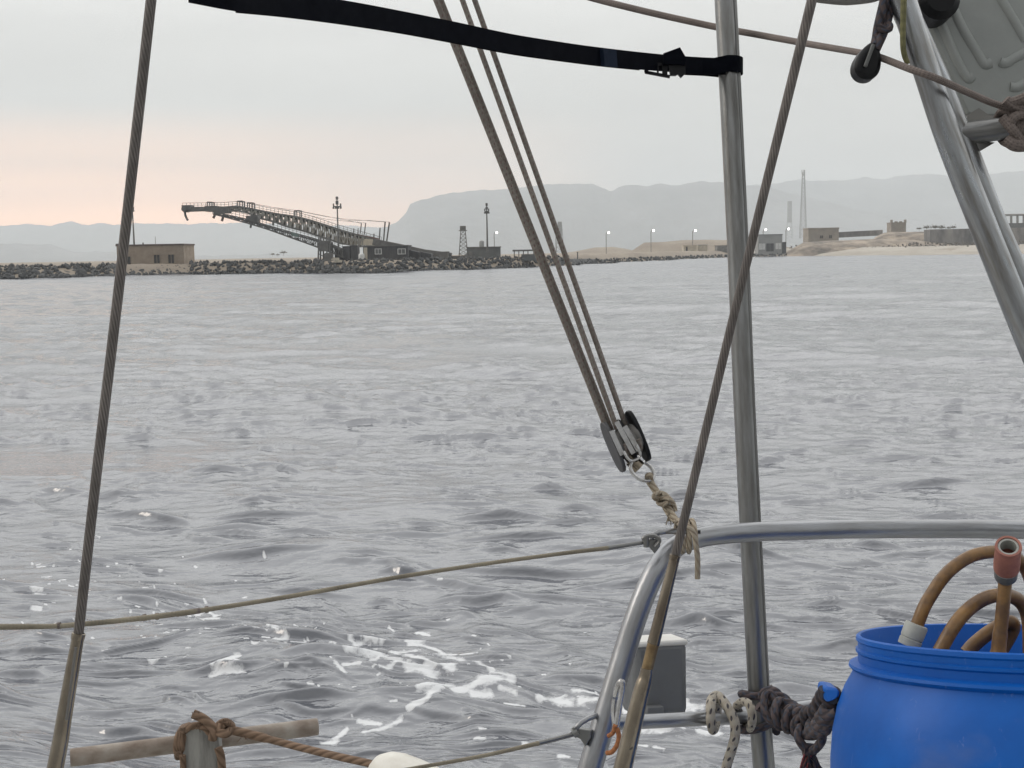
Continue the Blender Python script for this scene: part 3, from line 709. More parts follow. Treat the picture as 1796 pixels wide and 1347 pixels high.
def tank_head(t, p): f = MB(); f.box(p+Vector((0,0,.35)), (.5,.5,.38)); f.box(p+Vector((0,0,-.05)), (.7,.7,.05)); f.build('platform', m_steel, t, smooth=False)
lattice('lattice_tower', 'short steel lattice tower with a box on top left of the grey hut', 813, 404, 452, 215, 1.55, .75, m_steel, 7, tank_head, th=.11)
def ant_head(t, p):
    f = MB()
    for k in range(3):
        a = 2*math.pi*k/3+.5; f.box(p+Vector((math.cos(a)*1.9, math.sin(a)*1.9, .6)), (.4,.4,2.3))
    f.tube([p, p+Vector((0,0,3))], .12, 6); f.build('antenna', m_haul, t, smooth=False)
    f = MB(); f.lathe(p+Vector((0,0,-3.2)), (0,-1,0), [(0,0),(.8,.05),(1.0,.35)], 14); f.build('dish', m_haul, t)
lattice('radio_mast', 'tall thin lattice radio mast with antennas at its top above the beige house', 1408.5, 303, 418, 1500, 7.4, 2.6, m_lat, 15, ant_head, th=.36)
def blur_head(t, p): f = MB(); f.box(p+Vector((0,0,-6)), (1.7,1.7,6.5)); f.build('head_tank', m_lat, t, smooth=False)
lattice('distant_tower', 'faint hazy tower with a thick top left of the tall radio mast', 1384.5, 353, 418, 2600, 12, 4, m_lat, 10, lambda t, p: (lambda f: (f.box(p+Vector((0,0,-22)), (4,4,22)), f.build('head_block', m_lat, t, smooth=False)))(MB()), th=.4)
lattice('distant_tower', 'faint hazy lattice tower with a solid top right behind the sheet ropes', 982.5, 390, 448, 1100, 7, 3.2, m_lat, 8, blur_head, th=.3)

def high_mast(label, x, y0, y1, D, heads):
    b = P(x, y1, D); zt = P(x, y0, D).z; t = thing('light_mast', label, 'light mast', b, None)
    f = MB(); f.tube([b, Vector((b.x, b.y, zt))], [.17, .08], 8); f.build('pole', m_dsteel, t)
    f = MB()
    for z, hw in heads:
        zz = P(x, z, D).z; f.box((b.x, b.y, zz), (hw, hw*.6, .07))
        for k in range(4):
            f.box((b.x+(-1+2*k/3)*hw*.9, b.y-.2, zz-.22), (.13,.16,.14)); 
            if k % 3 == 0: f.box((b.x+(-1+2*k/3)*hw*.9, b.y-.1, zz+.25), (.1,.1,.2))
    f.build('lamp_platform', m_dsteel, t, smooth=False)
    f = MB(); f.box((b.x, b.y, zt+.1), (.18,.18,.22)); f.box((b.x, b.y, (zt+P(x, heads[0][0], D).z)/2), (.2,.2,(zt-P(x, heads[0][0], D).z)/2-.3)); f.build('mast_head', m_dsteel, t, smooth=False)
high_mast('tall light mast with a crossed lamp platform rising behind the conveyors', 594.5, 349, 460, 196, [(362.5, .62)])
high_mast('tall light mast with a small lamp ring behind the grey hut', 855, 360, 440, 205, [(371, .36)])
high_mast('thin light mast behind the tan house, close to the left stay wire', 235.5, 366, 434, 215, [(368, .22)])

lampspec = [(872,408,448,240,'lit street lamp just right of the mast behind the grey hut'),(980,406,448,262,'lit street lamp close to the right-hand sheet rope'),(1068,408,448,300,'lit street lamp between the sheet ropes and the sand mound'),
            (1146.5,404.5,440,380,'lit street lamp at the left end of the sand mound'),(1219.5,404.5,432,430,'lit street lamp above the two cream huts'),(1343,403,425,470,'lit street lamp above the grey two-storey store'),(1383,401.5,420,520,'lit street lamp between the grey store and the radio mast')]
for x, y0, y1, D, lb in lampspec:
    b = P(x, y1, D); zt = P(x, y0, D).z; k = D/260
    t = thing('street_lamp', lb, 'street lamp', b, 'lit lamps along the shore road')
    f = MB(); b0 = Vector((b.x-.55*k, b.y, b.z-2)); f.tube([b0, Vector((b0.x, b0.y, zt-.25*k)), Vector((b0.x+.2*k, b0.y, zt+.05*k)), Vector((b.x, b.y, zt+.1*k))], .075*k, 6); f.build('pole', m_steel, t)
    f = MB(); f.lathe((b.x, b.y, zt+.1*k), (0,0,-1), [(.05*k,0),(.16*k,.03*k),(.2*k,.10*k)], 10, cap0=True); hd = f.build('lamp_shade', m_steel, t)
    f = MB(); f.lathe((b.x, b.y, zt), (0,0,-1), [(0,-.22*k),(.17*k,-.17*k),(.23*k,0),(.17*k,.17*k),(0,.22*k)], 10); f.build('bulb', m_lamp, t)

# ------------------------------------------------------------------ conveyors
Zs, Zo = 4.49, (300, 320)
def z2(a, b): return (Zo[0]+a/Zs, Zo[1]+b/Zs)
def polyy(poly, x):
    if x <= poly[0][0]: return poly[0][1]
    for (a, ya), (b, yb) in zip(poly[:-1], poly[1:]):
        if a <= x <= b: return ya+(yb-ya)*(x-a)/(b-a)
    return poly[-1][1]
def boom(name, label, top, bot, D0, D1, width, panels, m, th=.16):
    top = [z2(*q) for q in top]; bot = [z2(*q) for q in bot]
    x0, x1 = top[0][0], top[-1][0]
    Dx = lambda x: D0+(D1-D0)*(x-x0)/(x1-x0)
    t = thing(name, label, 'conveyor', P(x1, polyy(bot, x1), D1))
    off = Vector((0, width, 0))
    T = []; B = []
    for i in range(panels+1):
        x = x0+(x1-x0)*i/panels; T.append(P(x, polyy(top, x), Dx(x))); B.append(P(x, polyy(bot, x), Dx(x)))
    for o in (Vector((0,0,0)), off):
      for Q in (T, B):
        f = MB()
        for i in range(panels): f.bar(Q[i]+o, Q[i+1]+o, th*1.2)
        f.build('chord', m_dsteel if m is m_dsteel else m_steel, t, smooth=False)
    f = MB()
    for o in (Vector((0,.004,0)), off):
        for i in range(panels+1):
            f.bar(T[i]+o, B[i]+o, th*.9)
            if i < panels: f.bar((T[i] if i % 2 else B[i])+o, (B[i+1] if i % 2 else T[i+1])+o, th*.9)
    for i in range(panels+1): f.bar(B[i], B[i]+off, th*.6)
    f.build('truss_lacing', m, t, smooth=False)
    f = MB()
    for i in range(panels): 
        k = Vector((0, width/2, -.25)); f.bar(T[i]+k, T[i+1]+k, .22, width*.86, ref=Vector((0,0,1)))
    f.build('belt', m_belt, t, smooth=False)
    f = MB()
    for i in range(panels+1):
        for o in (Vector((0,0,0)),): f.bar(T[i]+o, T[i]+o+Vector((0,0,.75)), .05)
        if i < panels:
            f.bar(T[i]+Vector((0,0,.75)), T[i+1]+Vector((0,0,.75)), .06); f.bar(T[i]+Vector((0,0,.4)), T[i+1]+Vector((0,0,.4)), .045)
    f.build('handrail', m_dsteel, t, smooth=False)
    return t, Dx, top, bot
up_top = [(92,200),(280,198),(420,195),(520,187),(620,205),(700,222),(850,250),(980,268),(1100,300),(1330,375),(1470,415),(1660,468)]
up_bot = [(92,222),(280,216),(420,220),(520,222),(620,245),(700,285),(800,305),(900,345),(1050,385),(1180,430),(1320,475),(1470,505),(1660,500)]
t1, Dx, tp, bt = boom('ship_loader_conveyor', 'upper and larger lattice conveyor boom reaching out left over the shore', up_top, up_bot, 196, 204, 2.2, 52, m_truss, .21)
lo_top = [(330,232),(440,255),(600,290),(760,340),(940,392),(1100,435),(1240,480),(1350,525)]
lo_bot = [(330,250),(440,278),(600,322),(760,370),(940,435),(1100,492),(1240,545),(1350,590)]
t2, Dx2, tp2, bt2 = boom('ship_loader_conveyor', 'lower thinner conveyor boom running below and beside the larger one', lo_top, lo_bot, 192, 194, 1.6, 34, m_dsteel, .12)
def goalpost(t, xa, xb, yt, yb, D, lean=0):
    f = MB()
    for dy in (0, 1.6):
        a0 = P(z2(xa,yb)[0], z2(xa,yb)[1], D); a1 = P(z2(xa-lean,yt)[0], z2(xa,yt)[1], D); b0 = P(z2(xb,yb)[0], z2(xb,yb)[1], D); b1 = P(z2(xb-lean,yt)[0], z2(xb,yt)[1], D); o = Vector((0,dy,0))
        f.bar(a0+o, a1+o, .15); f.bar(b0+o, b1+o, .15); f.bar(a1+o, b1+o, .17)
        if dy: f.bar(a1, a1+o, .12); f.bar(b1, b1+o, .12)
    f.build('hoist_frame', m_dsteel, t, smooth=False)
for xa, xb, yt, yb in ((285,322,155,200),(524,562,147,188),(602,640,160,206),(972,1015,222,268)): goalpost(t1, xa, xb, yt, yb, Dx(z2(xa,0)[0])+.1)
def chute(t, pts, D, wpx):
    f = MB(); q = [P(*z2(*p), D) for p in pts]; f.tube(smooth_path(q, 4), W(wpx/Zs, D), 8); f.build('chute', m_dsteel, t)
chute(t1, [(108,215),(112,255),(122,280),(132,298)], 196.6, 9)
chute(t1, [(350,225),(345,255),(332,282)], 197, 10); chute(t2, [(412,260),(406,285),(400,305)], 192.5, 10); chute(t2, [(632,315),(626,358)], 193, 8); chute(t1, [(805,300),(803,338)], 198, 9)
f = MB(); a = P(*z2(105,208), 196); f.tube([a+Vector((0,.0,0)), a+Vector((0,2.2,0))], .5, 14); f.build('head_pulley', m_dsteel, t1)
f = MB(); a = P(*z2(120,203), 196); f.box(a+Vector((0,1.1,.1)), (.7,1.25,.38)); f.build('head_housing', m_dsteel, t1, smooth=False)
f = MB(); a = P(*z2(318,207), 196.5); f.box(a+Vector((0,1,0)), (1.0,1.35,.42)); a = P(*z2(395,222), 196.5); f.box(a+Vector((0,.9,0)), (1.1,1.2,.4)); f.build('drive_unit', m_dsteel, t1, smooth=False)
f = MB(); a = P(*z2(638,288), 193); f.box(a+Vector((0,.8,0)), (.9,1.0,.5)); f.box(a+Vector((.3,.8,.55)), (.5,.7,.12)); f.build('drive_unit', m_dsteel, t2, smooth=False)
# panels on the upper boom
for nm, m, xa, xb, ya, yb, s in (('green_panel', m_green, 1365, 1432, 378, 412, .28),('rust_panel', m_rust, 1462, 1640, 403, 442, .22),('cream_panel', m_cream, 1470, 1655, 440, 492, .07),('cream_panel', m_cream, 1310, 1465, 420, 485, .2)):
    D = 203.2 if nm == 'cream_panel' else 203.6
    A, B = z2(xa, ya), z2(xb, ya+(xb-xa)*s); C_, D_ = z2(xb, yb+(xb-xa)*s*.55), z2(xa, yb)
    f = MB(); f.prism([P(*q, D) for q in (A, B, C_, D_)], (0, .2, 0)); f.build('side_panel', m, t1, smooth=False)
f = MB(); a = z2(945, 385); f.prism([P(*z2(*q), 191.8) for q in ((948,388),(1002,405),(1002,432),(948,418))], (0,.15,0)); f.build('side_panel', m_green, t2, smooth=False)
f = MB()
for (xa, ya), (xb, yb) in (((655,424),(700,433)),((700,433),(745,443)),((745,443),(792,449))):
    A, C_ = P(xa, ya, 200), P(xb, yb, 200); f.bar(A, C_, 1.0, 1.8, ref=Vector((0,0,1)))
    f.bar(C_, C_+Vector((0,0,-2.2)), .25)
f.build('tail_conveyor', m_dsteel, t1, smooth=False)
# masts and cables
for xa, ya, xb, yb, wd in ((1490,402,1499,322,.16),(1522,408,1533,318,.16),(1640,450,1646,358,.2),(1673,470,1686,310,.22),(1697,470,1720,312,.22),(1436,398,1440,362,.14),(1470,405,1474,360,.12),(1597,432,1598,405,.2)):
    f = MB(); f.bar(P(*z2(xa,ya), 204.5), P(*z2(xb,yb), 204.5), wd); f.build('cable_mast', m_dsteel, t1, smooth=False)
f = MB()
def cable(pts, D): f.tube(smooth_path([P(*z2(*p), D) for p in pts], 6), .028, 5)
cable([(304,156),(420,158),(543,147),(621,161),(800,195),(994,222),(1200,262),(1498,322)], 204); cable([(621,163),(900,215),(1200,285),(1330,300),(1532,320)], 204.3); cable([(994,224),(1300,280),(1690,312)], 204.6); cable([(1390,300),(1560,300),(1718,312)], 204.8)
f.build('cable', m_dsteel, t1)
# legs
t = thing('conveyor_support', 'dark steel trestle on splayed legs carrying both conveyor booms', 'trestle', P(*z2(1200,635), 193))
f = MB(); a = P(*z2(1205,500), 192.5); f.box(a+Vector((0,1.5,0)), (W(36/Zs,192), 1.8, W(42/Zs,192))); f.build('machinery_box', m_dsteel, t, smooth=False)
for xa, xb in ((1165,1158),(1180,1176),(1200,1200),(1225,1228),(1245,1252),(1270,1275)):
    f = MB(); D = 192.4 if xa % 2 else 195; f.bar(P(*z2(xa,430 if xa < 1250 else 470), D), P(*z2(xb,640), D), .22); f.build('leg', m_dsteel, t, smooth=False)
f = MB(); f.bar(P(*z2(1160,560), 192.6), P(*z2(1270,620), 192.6), .12); f.bar(P(*z2(1270,560), 192.7), P(*z2(1160,625), 192.7), .12); f.build('brace', m_dsteel, t, smooth=False)
f = MB(); D = 195
for xa, xb, ya, yb in ((1280,1340,520,625),(1345,1410,500,632),(1408,1470,495,630)):
    A = P(*z2(xa,yb), D); B = P(*z2(xb,ya), D); f.box(((A.x+B.x)/2, A.y+1.5+xa*.0004, (A.z+B.z)/2), ((B.x-A.x)/2-.1, 1.4, (B.z-A.z)/2))
f.build('tail_frame', m_shed, t, smooth=False)
f = MB(); a = P(*z2(1240,600), 190); f.box(a, (.65,.5,.75)); f.box(a+Vector((0,0,.8)), (.5,.4,.06)); tag(f.build('control_cabinet', m_dsteel, smooth=False), 'dark cabinet standing between the trestle legs', 'cabinet')

# ------------------------------------------------------------------ the boat: materials
def metal_mat(name, col, stain, rough=.38, scale=22, stretch=(1,1,1), metal=.75, lo=.38, hi=.6, bump=.15, coords='Object', bscale=None):
    m = mat(name, col, rough, metal=metal, scale=scale, col2=stain, stretch=stretch, lo=lo, hi=hi, bump=bump, bscale=bscale or scale*5, detail=9, coords=coords)
    return m
m_inox = metal_mat('weathered_steel_tube', (.27,.275,.275), (.15,.145,.135), .30, 1, (9,11,1), coords='UV', lo=.3, hi=.7, bump=.05, bscale=6)
m_rail = metal_mat('rail_steel_tube', (.36,.37,.39), (.25,.25,.25), .30, 1, (8,14,1), coords='UV', lo=.28, hi=.7, bump=.05, bscale=6)
m_galv = metal_mat('mottled_gantry_tube', (.38,.40,.42), (.20,.185,.165), .28, 1, (10,9,1), metal=.85, coords='UV', lo=.3, hi=.62, bump=.06, bscale=6)
m_bronze = metal_mat('bronze_terminal', (.35,.305,.24), (.16,.13,.10), .24, 18, (1,1,.4), metal=.85)
m_bright = metal_mat('bright_steel', (.60,.60,.60), (.40,.39,.38), .25, 60)
m_wire = lay_mat('stay_wire', (.235,.21,.195), (.10,.088,.08), .5, .4, 10, .0085, .0012, grime=.5, gscale=40)
m_sheet = lay_mat('sheet_rope', (.275,.245,.215), (.18,.16,.14), .9, 0, 6, .012, .0006, fleck=(.17,.11,.10), fleck_amt=.66, grime=.3, braid=True, gscale=30)
m_cord = lay_mat('cream_cord', (.34,.30,.225), (.25,.21,.155), .9, 0, 6, .007, .0004, braid=True, grime=.55, gscale=22)
m_fleck = lay_mat('flecked_rope', (.46,.42,.35), (.29,.25,.2), .9, 0, 10, .02, .0008, fleck=(.06,.055,.06), fleck_amt=.6, grime=.3, braid=True)
m_lash = lay_mat('lashing_cord', (.45,.39,.30), (.24,.19,.14), .9, 0, 3, .012, .0008, grime=.35)
m_brown = lay_mat('brown_rope', (.25,.165,.11), (.11,.07,.045), .95, 0, 3, .016, .0012, grime=.45, gscale=45)
m_darkrope = lay_mat('dark_braid', (.10,.075,.075), (.03,.026,.03), .9, 0, 3, .018, .0012, fleck=(.05,.055,.075), fleck_amt=.35, grime=.4)
m_cross = lay_mat('grey_brown_line', (.23,.19,.17), (.12,.10,.09), .9, 0, 6, .008, .0006, grime=.3, braid=True)
m_olive = lay_mat('olive_cord', (.22,.21,.10), (.10,.10,.05), .9, 0, 6, .02, .0006, grime=.3, braid=True)
m_strap = mat('black_webbing', (.0035,.0045,.008), .9, scale=60, bump=.4, bscale=900, spec=.06)
m_velcro = mat('navy_keeper', (.008,.016,.035), .9, scale=60, spec=.2)
m_plas = mat('black_plastic', (.006,.0065,.008), .45, spec=.25, scale=60)
m_block = mat('grey_block_cheek', (.10,.10,.105), .42, scale=50, metal=.3)
m_blue = mat('blue_drum_plastic', (.003,.112,.47), .42, spec=.3, scale=9, col2=(.002,.084,.37), bump=.06, bscale=60, detail=8)
nt_ = m_blue.node_tree; N_ = nt_.nodes; L_ = nt_.links; bs = N_['Principled BSDF']; src = bs.inputs['Base Color'].links[0].from_socket
tc_ = N_.new('ShaderNodeTexCoord')
def scuff(rot, sc, lo, col, amt):
    global src
    mp_ = N_.new('ShaderNodeMapping'); mp_.inputs['Rotation'].default_value = rot; mp_.inputs['Scale'].default_value = sc; L_.new(tc_.outputs['Object'], mp_.inputs[0])
    n_ = N_.new('ShaderNodeTexNoise'); n_.inputs['Scale'].default_value = 1; n_.inputs['Detail'].default_value = 6; L_.new(mp_.outputs[0], n_.inputs['Vector'])
    r_ = N_.new('ShaderNodeMapRange'); r_.inputs['From Min'].default_value = lo; r_.inputs['From Max'].default_value = lo+.1; r_.inputs['To Max'].default_value = amt; L_.new(n_.outputs['Fac'], r_.inputs['Value'])
    x_ = N_.new('ShaderNodeMix'); x_.data_type = 'RGBA'; x_.inputs[7].default_value = (*col, 1); L_.new(r_.outputs[0], x_.inputs[0]); L_.new(src, x_.inputs[6]); src = x_.outputs[2]
scuff((.2,.3,.4), (160, 160, 9), .66, (.12,.20,.50), .5); scuff((.9,.2,0), (200, 14, 120), .68, (.16,.24,.5), .5); scuff((0,0,0), (9, 9, 14), .60, (.10,.15,.33), .35)
L_.new(src, bs.inputs['Base Color'])
m_hose = mat('amber_hose', (.27,.145,.045), .34, scale=34, col2=(.115,.062,.028), lo=.38, hi=.62, bump=.1, bscale=80)
m_pale = mat('grey_connector', (.42,.43,.40), .5, scale=50)
m_cgrey = mat('dark_connector', (.14,.145,.14), .5, scale=50)
m_red = mat('red_collar', (.36,.145,.105), .65, scale=60, col2=(.24,.10,.08))
m_box = mat('grey_plastic_box', (.15,.155,.16), .5, scale=14, col2=(.12,.125,.13), bump=.08, bscale=160)
m_lid = mat('white_plastic_lid', (.72,.71,.68), .5, scale=20, col2=(.6,.58,.54))
m_pvc = mat('stained_pvc_pipe', (.40,.36,.31), .6, scale=34, col2=(.15,.105,.075), stretch=(.6,1,1), bump=.2, bscale=150, lo=.28, hi=.72)
m_board = mat('weathered_board', (.34,.335,.31), .8, scale=10, col2=(.16,.155,.145), stretch=(6,6,.8), bump=.35, bscale=30, lo=.32, hi=.66)
m_fend = mat('white_fender', (.78,.76,.70), .45, scale=25, col2=(.62,.59,.52))
m_panel = mat('grey_green_moulding', (.335,.35,.335), .5, scale=7, col2=(.27,.285,.272), bump=.12, bscale=40, detail=8)
m_orange = lay_mat('orange_shock_cord', (.42,.16,.06), (.2,.08,.03), .8, 0, 6, .012, .0004, grime=.3, braid=True)
m_canvas = mat('grey_canvas', (.30,.29,.27), .9, scale=20, bump=.3, bscale=300)
m_deck = mat('deck_paint', (.5,.5,.48), .6, scale=6, col2=(.4,.4,.38))

def tube_px(pts, wpx, n=8, seg=14, mb=None, caps=True):
    """tube along photo points (x, y, D); wpx one width or a list, in photo pixels"""
    wl = [wpx]*len(pts) if isinstance(wpx, (int, float)) else wpx
    path = px_path(pts, n)
    rad = []
    for i, (a, b) in enumerate(zip(pts[:-1], pts[1:])):
        for k in range(n):
            t = k/n; rad.append((W(wl[i], a[2])*(1-t)+W(wl[i+1], b[2])*t)/2)
    rad.append(W(wl[-1], pts[-1][2])/2)
    mb = mb or MB(); mb.tube(path, rad, seg, caps); return mb
def lin(pts, k=6): return pts

# deck under the rail, just below the view
f = MB(); f.box((.2, .6, 1.33), (3.2, 1.38, .03)); f.box((.2, 1.95, 1.39), (3.2, .03, .06))
struct(f.build('boat_deck', m_deck, smooth=False))
DECK = 1.36

# ------------------------------------------------------------------ stay wires with terminals
def stay(label, wpts, ww, tparts, extra=None):
    a = tparts[-1][0][-1]
    t = thing('stay_wire', label, 'stay', P(*a))
    tube_px(wpts, ww, 24, 14).build('wire', m_wire, t)
    for pts, wd, nm, m in tparts:
        tube_px(pts, wd, 6, 22).build(nm, m, t)
    if extra: extra(t)
    return t
def ex1(t):
    a, b = P(137.5,1113.5,1.1), P(132,1140,1.1); d = (a-b).normalized()
    f = MB(); f.lathe(a, d, [(W(23,1.1)/2,-.004),(W(24,1.1)/2,.0),(W(23.4,1.1)/2,.0015),(W(19.6,1.1)/2,.0018),(W(19,1.1)/2,-.004)], 24); f.build('rim', m_bronze, t)
    # milled slot in the terminal
    f = MB(); vn = (CAM-P(128,1200,1.1)).normalized()
    s0, s1 = P(133,1135,1.1)+vn*W(11.6,1.1), P(116.5,1262,1.1)+vn*W(13.4,1.1)
    f.tube([s0, s1], W(5,1.1)/2, 8); f.build('slot_edge', m_dsteel, t)
stay('brown steel stay wire at the left edge, crossing the shore beside the tan house',
     [(270,-60,1.1),(265,0,1.1),(209,500,1.1),(170,826,1.1),(137,1118,1.1)], [18.5,18.5,18,17.5,17.5],
     [([(137.3,1115,1.1),(126,1180,1.1),(112,1262,1.1)], [21,24,26.5], 'swage_terminal', m_bronze), ([(112,1262,1.1),(106,1300,1.1),(97,1347,1.1),(72,1480,1.1)], [26.5,28,29,29], 'swage_terminal', m_bronze)], ex1)
def ex2(t):
    a, b = P(1183.6,976,1.25), P(1178,1000,1.25); d = (a-b).normalized()
    f = MB(); f.lathe(a, d, [(W(18,1.25)/2,-.004),(W(20,1.25)/2,.0),(W(19.6,1.25)/2,.0014),(W(15.8,1.25)/2,.0018),(W(15.5,1.25)/2,-.004)], 24); f.build('rim', m_bronze, t)
    f = MB(); c = P(1105.5,1311,1.25); v = (CAM-c).normalized(); s = c+v*(W(31,1.25)/2-.001); f.tube([s-v*.004, s+v*.0012], W(9,1.25)/2, 16); f.build('locking_hole', m_dark, t)
stay('steel stay wire crossing the rail corner, ending in a long bronze turnbuckle',
     [(1438,-60,1.2),(1424,0,1.2),(1300,500,1.22),(1241,742,1.24),(1183,980,1.25)], [18,18,15.5,15.5,16],
     [([(1183.6,978,1.25),(1165,1053,1.25),(1146,1129,1.25)], [18,20.5,22.5], 'swage_terminal', m_bronze),
      ([(1146,1129,1.25),(1141,1149,1.25),(1134.5,1176,1.25)], [21,20.5,20], 'threaded_stud', metal_mat('stained_stud', (.30,.22,.12), (.16,.11,.06), .5, 40)),
      ([(1134.7,1172,1.25),(1132,1188,1.25),(1124,1216,1.25),(1099,1320,1.25),(1065,1460,1.25)], [22,24,29,32,37], 'turnbuckle_body', m_bronze)], ex2)

# ------------------------------------------------------------------ strap
t = thing('webbing_strap', 'black webbing strap stretched across the top and wrapped round the steel pole', 'strap', P(1000, 92, 1.5))
cl = [(330,-18,.98),(412,-3,1.02),(500,7,1.10),(600,21,1.18),(700,37.5,1.27),(800,57,1.36),(900,77,1.45),(1000,92,1.55),(1060,100,1.61),(1120,106.5,1.67),(1170,111,1.72),(1230,115.5,1.765),(1272,116.5,1.778)]
hw = [22,22,21.5,20.5,18.5,18,16.5,15.5,15.5,15,14.5,14.8,14.5]
path = px_path(cl, 6); hs = []
for i in range(len(cl)-1):
    for k in range(6): hs.append(W(hw[i]*(1-k/6)+hw[i+1]*k/6, 1)*((cl[i][2]*(1-k/6)+cl[i+1][2]*k/6)))
hs.append(W(hw[-1], cl[-1][2]))
def ribbon(f, path, hs, th=.0016, upv=None):
    vs = []; n = len(path)
    for i, p in enumerate(path):
        tt = (path[min(i+1,n-1)]-path[max(0,i-1)]).normalized(); u = (upv or UP); u = (u-tt*u.dot(tt)).normalized(); nn = tt.cross(u)
        h = hs[i] if not isinstance(hs, float) else hs
        for su, sn in ((1,1),(1,-1),(-1,-1),(-1,1)): vs.append(p+u*h*su+nn*th/2*sn)
    fs = [(i*4+k, i*4+(k+1)%4, i*4+4+(k+1)%4, i*4+4+k) for i in range(n-1) for k in range(4)] + [(3,2,1,0), tuple((n-1)*4+k for k in range(4))]
    f.add(vs, fs)
f = MB(); ribbon(f, path, hs)
# loop round the pole
pc = P(1277.5, 116.8, 1.797); rp = W(36, 1.8)/2+.0052
loop = [P(1232,115.6,1.766), P(1252,116.2,1.768)] + [pc + (RT*math.sin(a) - fwd*math.cos(a))*rp for a in [math.pi*(k/14)*1.0-.15 for k in range(19)]]
loop += [P(1235,119,1.80), P(1200,117,1.76), P(1175,114,1.73)]
ribbon(f, loop, W(14,1.79)); f.build('webbing', m_strap, t, angle=60)
# second layer of webbing behind with a slightly different sag
f = MB(); cl2 = [(x, y+3.2-abs(x-900)*.002, D+.012) for x, y, D in cl[1:10]]; ribbon(f, px_path(cl2, 6), [W(h*.95, 1.3) for h in (20,)]*0 or [W(17, c)*0+ .0105 for c in [1]*(8*6+1)]); f.build('webbing_tail', m_strap, t, angle=60)
f = MB(); ribbon(f, px_path([(1056,100.5,1.600),(1066,101.5,1.611),(1079,103,1.623)], 3), W(15.2,1.61), .006); f.build('keeper', m_velcro, t, smooth=False)
# ladder buckle: bars round two open slots below the webbing, and the tail folded over its top
f = MB(); D = 1.705
def q(x, y, d=D): return P(1000+x/4.49, 40+y/4.49, d)
for a, b, wd in (((590,388),(785,425),5),((625,322),(720,330),5),((600,320),(600,390),7),((690,322),(690,400),3),((745,325),(745,415),9)):
    f.bar(q(*a), q(*b), W(wd, D), .004, ref=RT)
f.prism([q(*z, D-.006) for z in ((770,300),(905,300),(910,395),(875,430),(850,402),(835,412),(790,412))], fwd*.006); f.build('buckle', m_plas, t, smooth=False)
f = MB(); f.prism([q(*z, D-.010) for z in ((735,240),(865,192),(912,272),(905,330),(735,320))], fwd*.007); f.build('folded_end', m_strap, t, smooth=False)

# ------------------------------------------------------------------ sheet tackle
t = thing('mainsheet_tackle', 'four-part sheet tackle of brown flecked rope running down to a double block', 'tackle', P(1120, 830, 1.55))
for x0, x1, y1, d in ((764.5,1064,752,0),(773.5,1073,756,.012),(811,1082,752,-.006),(832.5,1098,748,.008)):
    s = (x1-x0)/y1
    f = tube_px([(x0-60*s*1.0,-60,1.47+d),(x0+s*250,250,1.50+d),(x0+s*500,500,1.53+d),(x1,y1,1.555+d*.5)], 9.6, 10, 12)
    f.build('rope_part', m_sheet, t)
def b6(x, y, d=1.555): return P(950+x/3.8475, 650+y/3.8475, d)
ax = (b6(560,420)-b6(640,610)).normalized()     # along the block, towards the ropes
side = (RT - ax*RT.dot(ax)).normalized(); nrm = ax.cross(side)
def cheek(f, pts, d, th):
    f.prism([b6(x, y, d) for x, y in pts], fwd*th)
def plate(c, L_, wd, th, f, n=20, bulge=1.0):
    """rounded oblong cheek plate lying along ax, seen nearly edge on: its face normal is the block's axle"""
    axle = (side*math.cos(R_(16)) + nrm*math.sin(R_(16))).normalized(); wv = axle.cross(ax)
    pts = []
    for k in range(n):
        a = 2*math.pi*k/n; ca, sa = math.cos(a), math.sin(a)
        pts.append(c + ax*(L_*math.copysign(abs(ca)**.8, ca)) + wv*(wd*math.copysign(abs(sa)**.8, sa)))
    f.prism([p-axle*th/2 for p in pts], axle*th)
    return axle
f = MB(); plate(b6(482,515), .034, .0145, .005, f); f.build('cheek', m_block, t, bevel=.0012, angle=50)
f = MB(); plate(b6(650,440), .034, .0145, .006, f); f.build('cheek', m_plas, t, bevel=.0015, angle=50)
f = MB(); axle = plate(b6(570,480), .030, .016, .004, f); f.build('cheek', m_plas, t, bevel=.001, angle=50)
for c in ((527,490),(612,462)):
    f = MB(); o = b6(*c); f.lathe(o-axle*.0055, axle, [(.004,0),(.0185,0),(.0185,.0015),(.0155,.0055),(.0185,.0095),(.0185,.011),(.004,.011)], 26); f.build('sheave', m_dsteel, t)
    f = MB(); wv = axle.cross(ax); f.tube([o+(ax*math.cos(a)+wv*math.sin(a))*.018 for a in [R_(95)+R_(170)*k/14 for k in range(15)]], .0036, 10); f.build('rope_turn', m_sheet, t)
for a, b in (((470,405),(545,570)),((505,345),(620,560)),((560,375),(655,540))):
    f = MB(); f.bar(b6(*a,1.535), b6(*b,1.535), .0016, .006, ref=fwd); f.build('side_strap', m_bright, t, smooth=False)
f = MB(); f.tube(smooth_path([b6(555,545,1.532), b6(580,590,1.53), b6(610,608,1.532), b6(655,590,1.535), b6(665,560,1.535), b6(640,500,1.532)], 5), .0017, 8); f.build('becket', m_bright, t)
f = MB(); f.tube([b6(600,600), b6(660,655)], .0085, 14); f.tube([b6(575,560), b6(620,615)], .007, 14); f.build('swivel', m_bronze, t)
f = MB(); f.tube(smooth_path([b6(615,600,1.55), b6(600,650,1.545), b6(625,705,1.543), b6(690,742,1.545), b6(745,735,1.55), b6(757,695,1.556), b6(735,650,1.558), b6(690,615,1.555)], 6), .0024, 10); f.build('shackle', m_bright, t)
